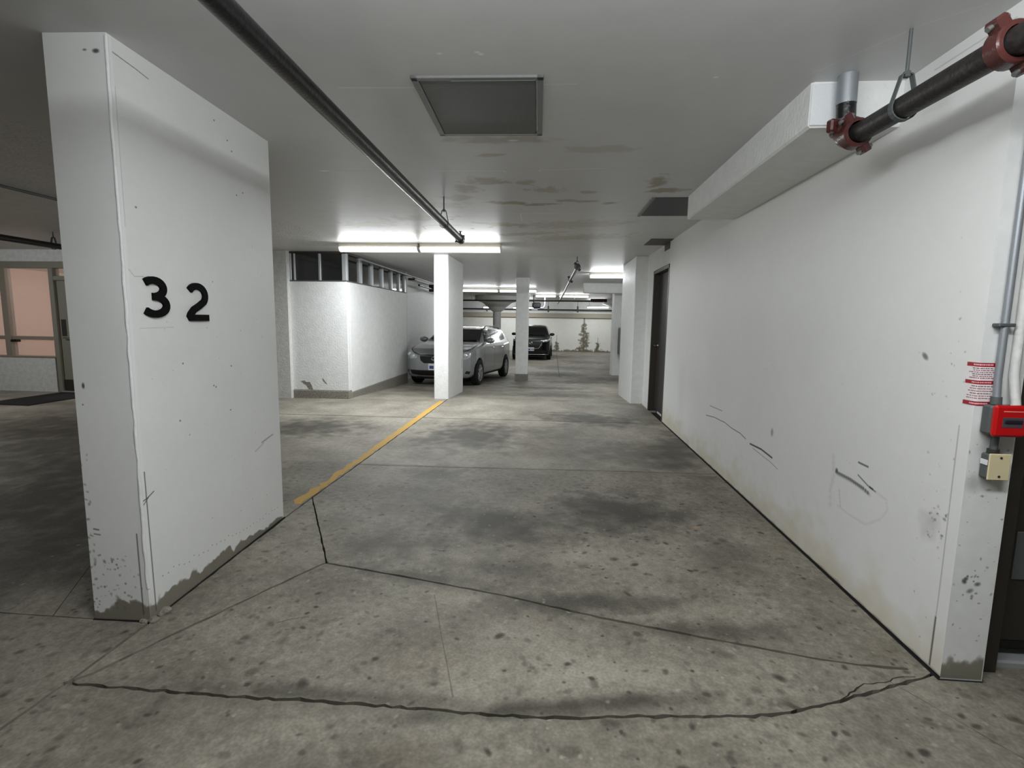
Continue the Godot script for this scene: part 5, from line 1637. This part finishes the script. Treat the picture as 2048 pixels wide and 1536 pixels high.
func dress_car(car: Node3D, s: CarShape, paint: Material, glass: Material, black: Material, lamp: Material, silver: bool) -> void:
	put("body", s.body(), paint, car)
	var ws: PackedVector2Array; var gr: PackedVector2Array; var intake: PackedVector2Array; var hl: PackedVector2Array
	var wins: Array; var seam: PackedVector2Array
	if silver:
		ws = P([-.70, 1.055, .70, 1.055, .56, 1.40, .3, 1.425, -.3, 1.425, -.56, 1.40])
		gr = P([-.40, .735, -.36, .61, -.27, .55, .27, .55, .36, .61, .40, .735, .2, .75, -.2, .75])
		intake = P([-.66, .385, -.6, .29, -.4, .265, .4, .265, .6, .29, .66, .385])
		hl = P([.44, .70, .47, .655, .60, .645, .74, .665, .79, .72, .79, .79, .74, .835, .68, .84, .55, .77])
		wins = [P([.78, 1.05, .0, 1.06, .03, 1.37, .3, 1.35]), P([-.06, 1.06, -.9, 1.075, -.86, 1.385, -.03, 1.39]), P([-.98, 1.075, -1.5, 1.12, -1.62, 1.3, -.93, 1.375])]
	else:
		ws = P([-.74, 1.15, .74, 1.15, .60, 1.52, .35, 1.57, -.35, 1.57, -.60, 1.52])
		gr = P([-.52, .93, -.45, .68, -.36, .58, .36, .58, .45, .68, .52, .93, .3, .95, -.3, .95])
		intake = P([-.72, .5, -.68, .36, .68, .36, .72, .5])
		hl = P([.54, .94, .56, .88, .76, .90, .84, .96, .84, 1.0, .7, .985])
		wins = [P([.9, 1.15, .05, 1.16, .1, 1.52, .4, 1.48]), P([-.03, 1.16, -.95, 1.18, -.92, 1.54, .03, 1.55]), P([-1.05, 1.18, -1.6, 1.25, -1.5, 1.45, -1.0, 1.53])]
	put("windshield", s.patch(ws, 2, 1, 0.006), glass, car)
	for side in [-1.0, 1.0]:
		for w in wins: put("side_window", s.patch(w, 0, side, 0.005, 0.08), glass, car)
	put("grille", s.patch(gr, 2, 1, 0.006), black, car)
	put("lower_intake", s.patch(intake, 2, 1, 0.006), black, car)
	put("headlight", s.patch(hl, 2, 1, 0.008, 0.04), lamp, car)
	put("headlight", s.patch(mirror_x(hl), 2, 1, 0.008, 0.04), lamp, car)
	# hood shut lines and door gaps
	var zl: float = 0.735 if silver else 0.95
	for sd in [-1.0, 1.0]:
		var hood := P([.40, zl, .405, zl + .012, .60, zl + .075, .70, zl + .13, .77, zl + .21, .775, zl + .2, .71, zl + .115, .605, zl + .06])
		put("hood_gap", s.patch(hood if sd > 0 else mirror_x(hood), 2, 1, 0.004, 0.05), black, car)
		for z in [0.95, -0.03, -0.98]:
			put("door_gap", s.patch(P([z, .35, z + .012, .35, z + .012, 1.05, z, 1.05]), 0, sd, 0.003, 0.08), black, car)
		for z in [0.12, -0.85]:
			var hp := s.drop(Vector2(z, 0.9 if silver else 1.0), 0, sd)
			put("door_handle", box(hp + Vector3(-.012, -.014, -.09), hp + Vector3(.02, .014, .09) if sd > 0 else hp + Vector3(-.02, .014, .09), 0.008), paint, car)
		# mirror
		var mp := s.drop(Vector2(.66, 1.06 if silver else 1.17), 0, sd)
		var g := G.new()
		var prof := PackedVector2Array()
		for k in 11:
			var a := PI * k / 10.0
			prof.append(Vector2(sin(a) * 0.085, cos(a) * 0.12))
		prof.reverse()
		g.lathe(prof, 18, Transform3D(Basis(Vector3(0, 1, 0), Vector3(1, 0, 0), Vector3(0, 0, -1)) * Basis.from_scale(Vector3(0.85, 1, 0.7)), mp + Vector3(sd * 0.13, 0.03, 0.0)))
		g.box(mp + Vector3(-sd * 0.03, -.02, -.03), mp + Vector3(sd * 0.06, .015, .03), 0.008)
		put("mirror", g.mesh(), paint if silver else black, car)
	# grille bars and badge
	var y0: float = 0.58 if silver else 0.66
	for k in 4:
		var w: float = [.29, .34, .37, .385][k]
		var y := y0 + k * (0.042 if silver else 0.07)
		put("grille_bar", s.patch(P([-w, y, w, y, w, y + .009, -w, y + .009]), 2, 1, 0.018, 0.06), mat(Color(0.1, .1, .11), 0.3, 0.6) if k < 3 or not silver else paint, car)
	var bp := s.drop(Vector2(0, 0.66 if silver else 0.83), 2, 1)
	var b := G.new()
	var ring := PackedVector3Array()
	for k in 21:
		var a := TAU * k / 20.0
		ring.append(bp + Vector3(cos(a) * 0.075, sin(a) * 0.042, 0.024))
	b.tube(ring, 0.009, 8, false)
	b.tube(PackedVector3Array([bp + Vector3(-0.035, -0.03, 0.024), bp + Vector3(0.0, 0.0, 0.026), bp + Vector3(0.035, 0.03, 0.024)]), 0.009, 8)
	put("badge", b.mesh(), M.chrome, car)
	# number plate
	var pz := s.drop(Vector2(0, 0.47 if silver else 0.5), 2, 1)
	var py: float = 0.47 if silver else 0.55
	put("number_plate", box(Vector3(-0.155, py - 0.078, pz.z - 0.01), Vector3(0.155, py + 0.078, pz.z + 0.022), 0.006), plate_canvas(true, 81), car)
	var ink := mat(Color(0.25, 0.3, 0.52), 0.5)
	put("plate_print", box(Vector3(-0.125, py - 0.045, pz.z + 0.02), Vector3(-0.02, py + 0.03, pz.z + 0.0235), 0.001), ink, car)
	var cg := G.new()
	for x in [0.02, 0.055, 0.09, 0.12]:
		cg.box(Vector3(x, py - 0.04, pz.z + 0.02), Vector3(x + 0.018, py + 0.03, pz.z + 0.0235), 0.001)
	put("plate_print", cg.mesh(), ink, car)
	# lamps inside the headlights
	for sd in [-1.0, 1.0]:
		for q in ([[.56, .70], [.70, .75]] if silver else [[.66, .935]]):
			var lp := s.drop(Vector2(q[0] * sd, q[1]), 2, 1)
			var g := G.new()
			g.lathe(PackedVector2Array([Vector2(0.05 if silver else 0.028, 0.0), Vector2(0.045 if silver else .025, 0.012), Vector2(0.02, 0.02), Vector2(0, 0.022)]), 18, Transform3D(Basis(Vector3(1, 0, 0), Vector3(0, 0, 1), Vector3(0, -1, 0)), lp + Vector3(0, 0, 0.004)))
			put("projector_lens", g.mesh(), mat(Color(0.9, 0.92, 0.93), 0.08, 0.6), car)
	if silver:
		for sd in [-1.0, 1.0]:
			put("fog_recess", s.patch(P([.69 * sd, .33, .77 * sd, .31, .79 * sd, .37, .72 * sd, .39]), 2, 1, 0.006, 0.05), black, car)
			var rail := []
			for k in 9:
				var z := lerpf(0.1, -1.55, k / 8.0)
				rail.append(Vector3(sd * 0.56, s.drop(Vector2(sd * 0.56, z), 1, 1).y + (0.045 if k > 0 and k < 8 else 0.0), z))
			put("roof_rail", pipe(rail, 0.016, 8), black, car)
			put("sill_trim", s.patch(P([.95, .22, .95, .27, -.95, .27, -.95, .22]), 0, sd, 0.006, 0.1), black, car)
	else:
		var ch := G.new()
		var wing := PackedVector3Array()
		for q in [[-.62, .9], [-.52, .88], [-.44, .70], [-.36, .585], [0, .575], [.36, .585], [.44, .70], [.52, .88], [.62, .9]]:
			wing.append(s.drop(Vector2(q[0], q[1]), 2, 1) + Vector3(0, 0, 0.012))
		ch.tube(wing, 0.013, 8)
		put("grille_trim", ch.mesh(), M.chrome, car)
		var lip := PackedVector3Array()
		for k in 13:
			var x := lerpf(-.8, .8, k / 12.0)
			lip.append(s.drop(Vector2(x, 0.31), 2, 1) + Vector3(0, 0, 0.008))
		ch = G.new()
		ch.tube(lip, 0.014, 8)
		put("bumper_trim", ch.mesh(), M.chrome, car)
	# interior glimpse: seat backs are hidden by the dark glass; wipers lie at its foot
	for x in [[-.55, .05], [.02, .6]]:
		var wp := PackedVector3Array()
		for k in 5:
			var xx := lerpf(x[0], x[1], k / 4.0)
			wp.append(s.drop(Vector2(xx, (1.075 if silver else 1.17) + 0.02 * k / 4.0), 2, 1) + Vector3(0, 0.008, 0.012))
		put("wiper", pipe(wp, 0.008, 6), black, car)
	var r := 0.31 if silver else 0.355
	for z in [s.arches[0][0], s.arches[1][0]]:
		for sd in [-1.0, 1.0]:
			wheel(car, Vector3(sd * (s.half - 0.115), r, z), sd, r, 0.2, 0.205 if silver else 0.235, 7 if silver else 5, mat(Color(0.6, 0.61, 0.62), 0.35, 0.6) if silver else mat(Color(0.3, .3, .31), 0.35, 0.6))
	# under-tray so that no light shows beneath
	put("under_tray", box(Vector3(-0.6, 0.16, -2.0), Vector3(0.6, 0.24, 1.95), 0.02), black, car)
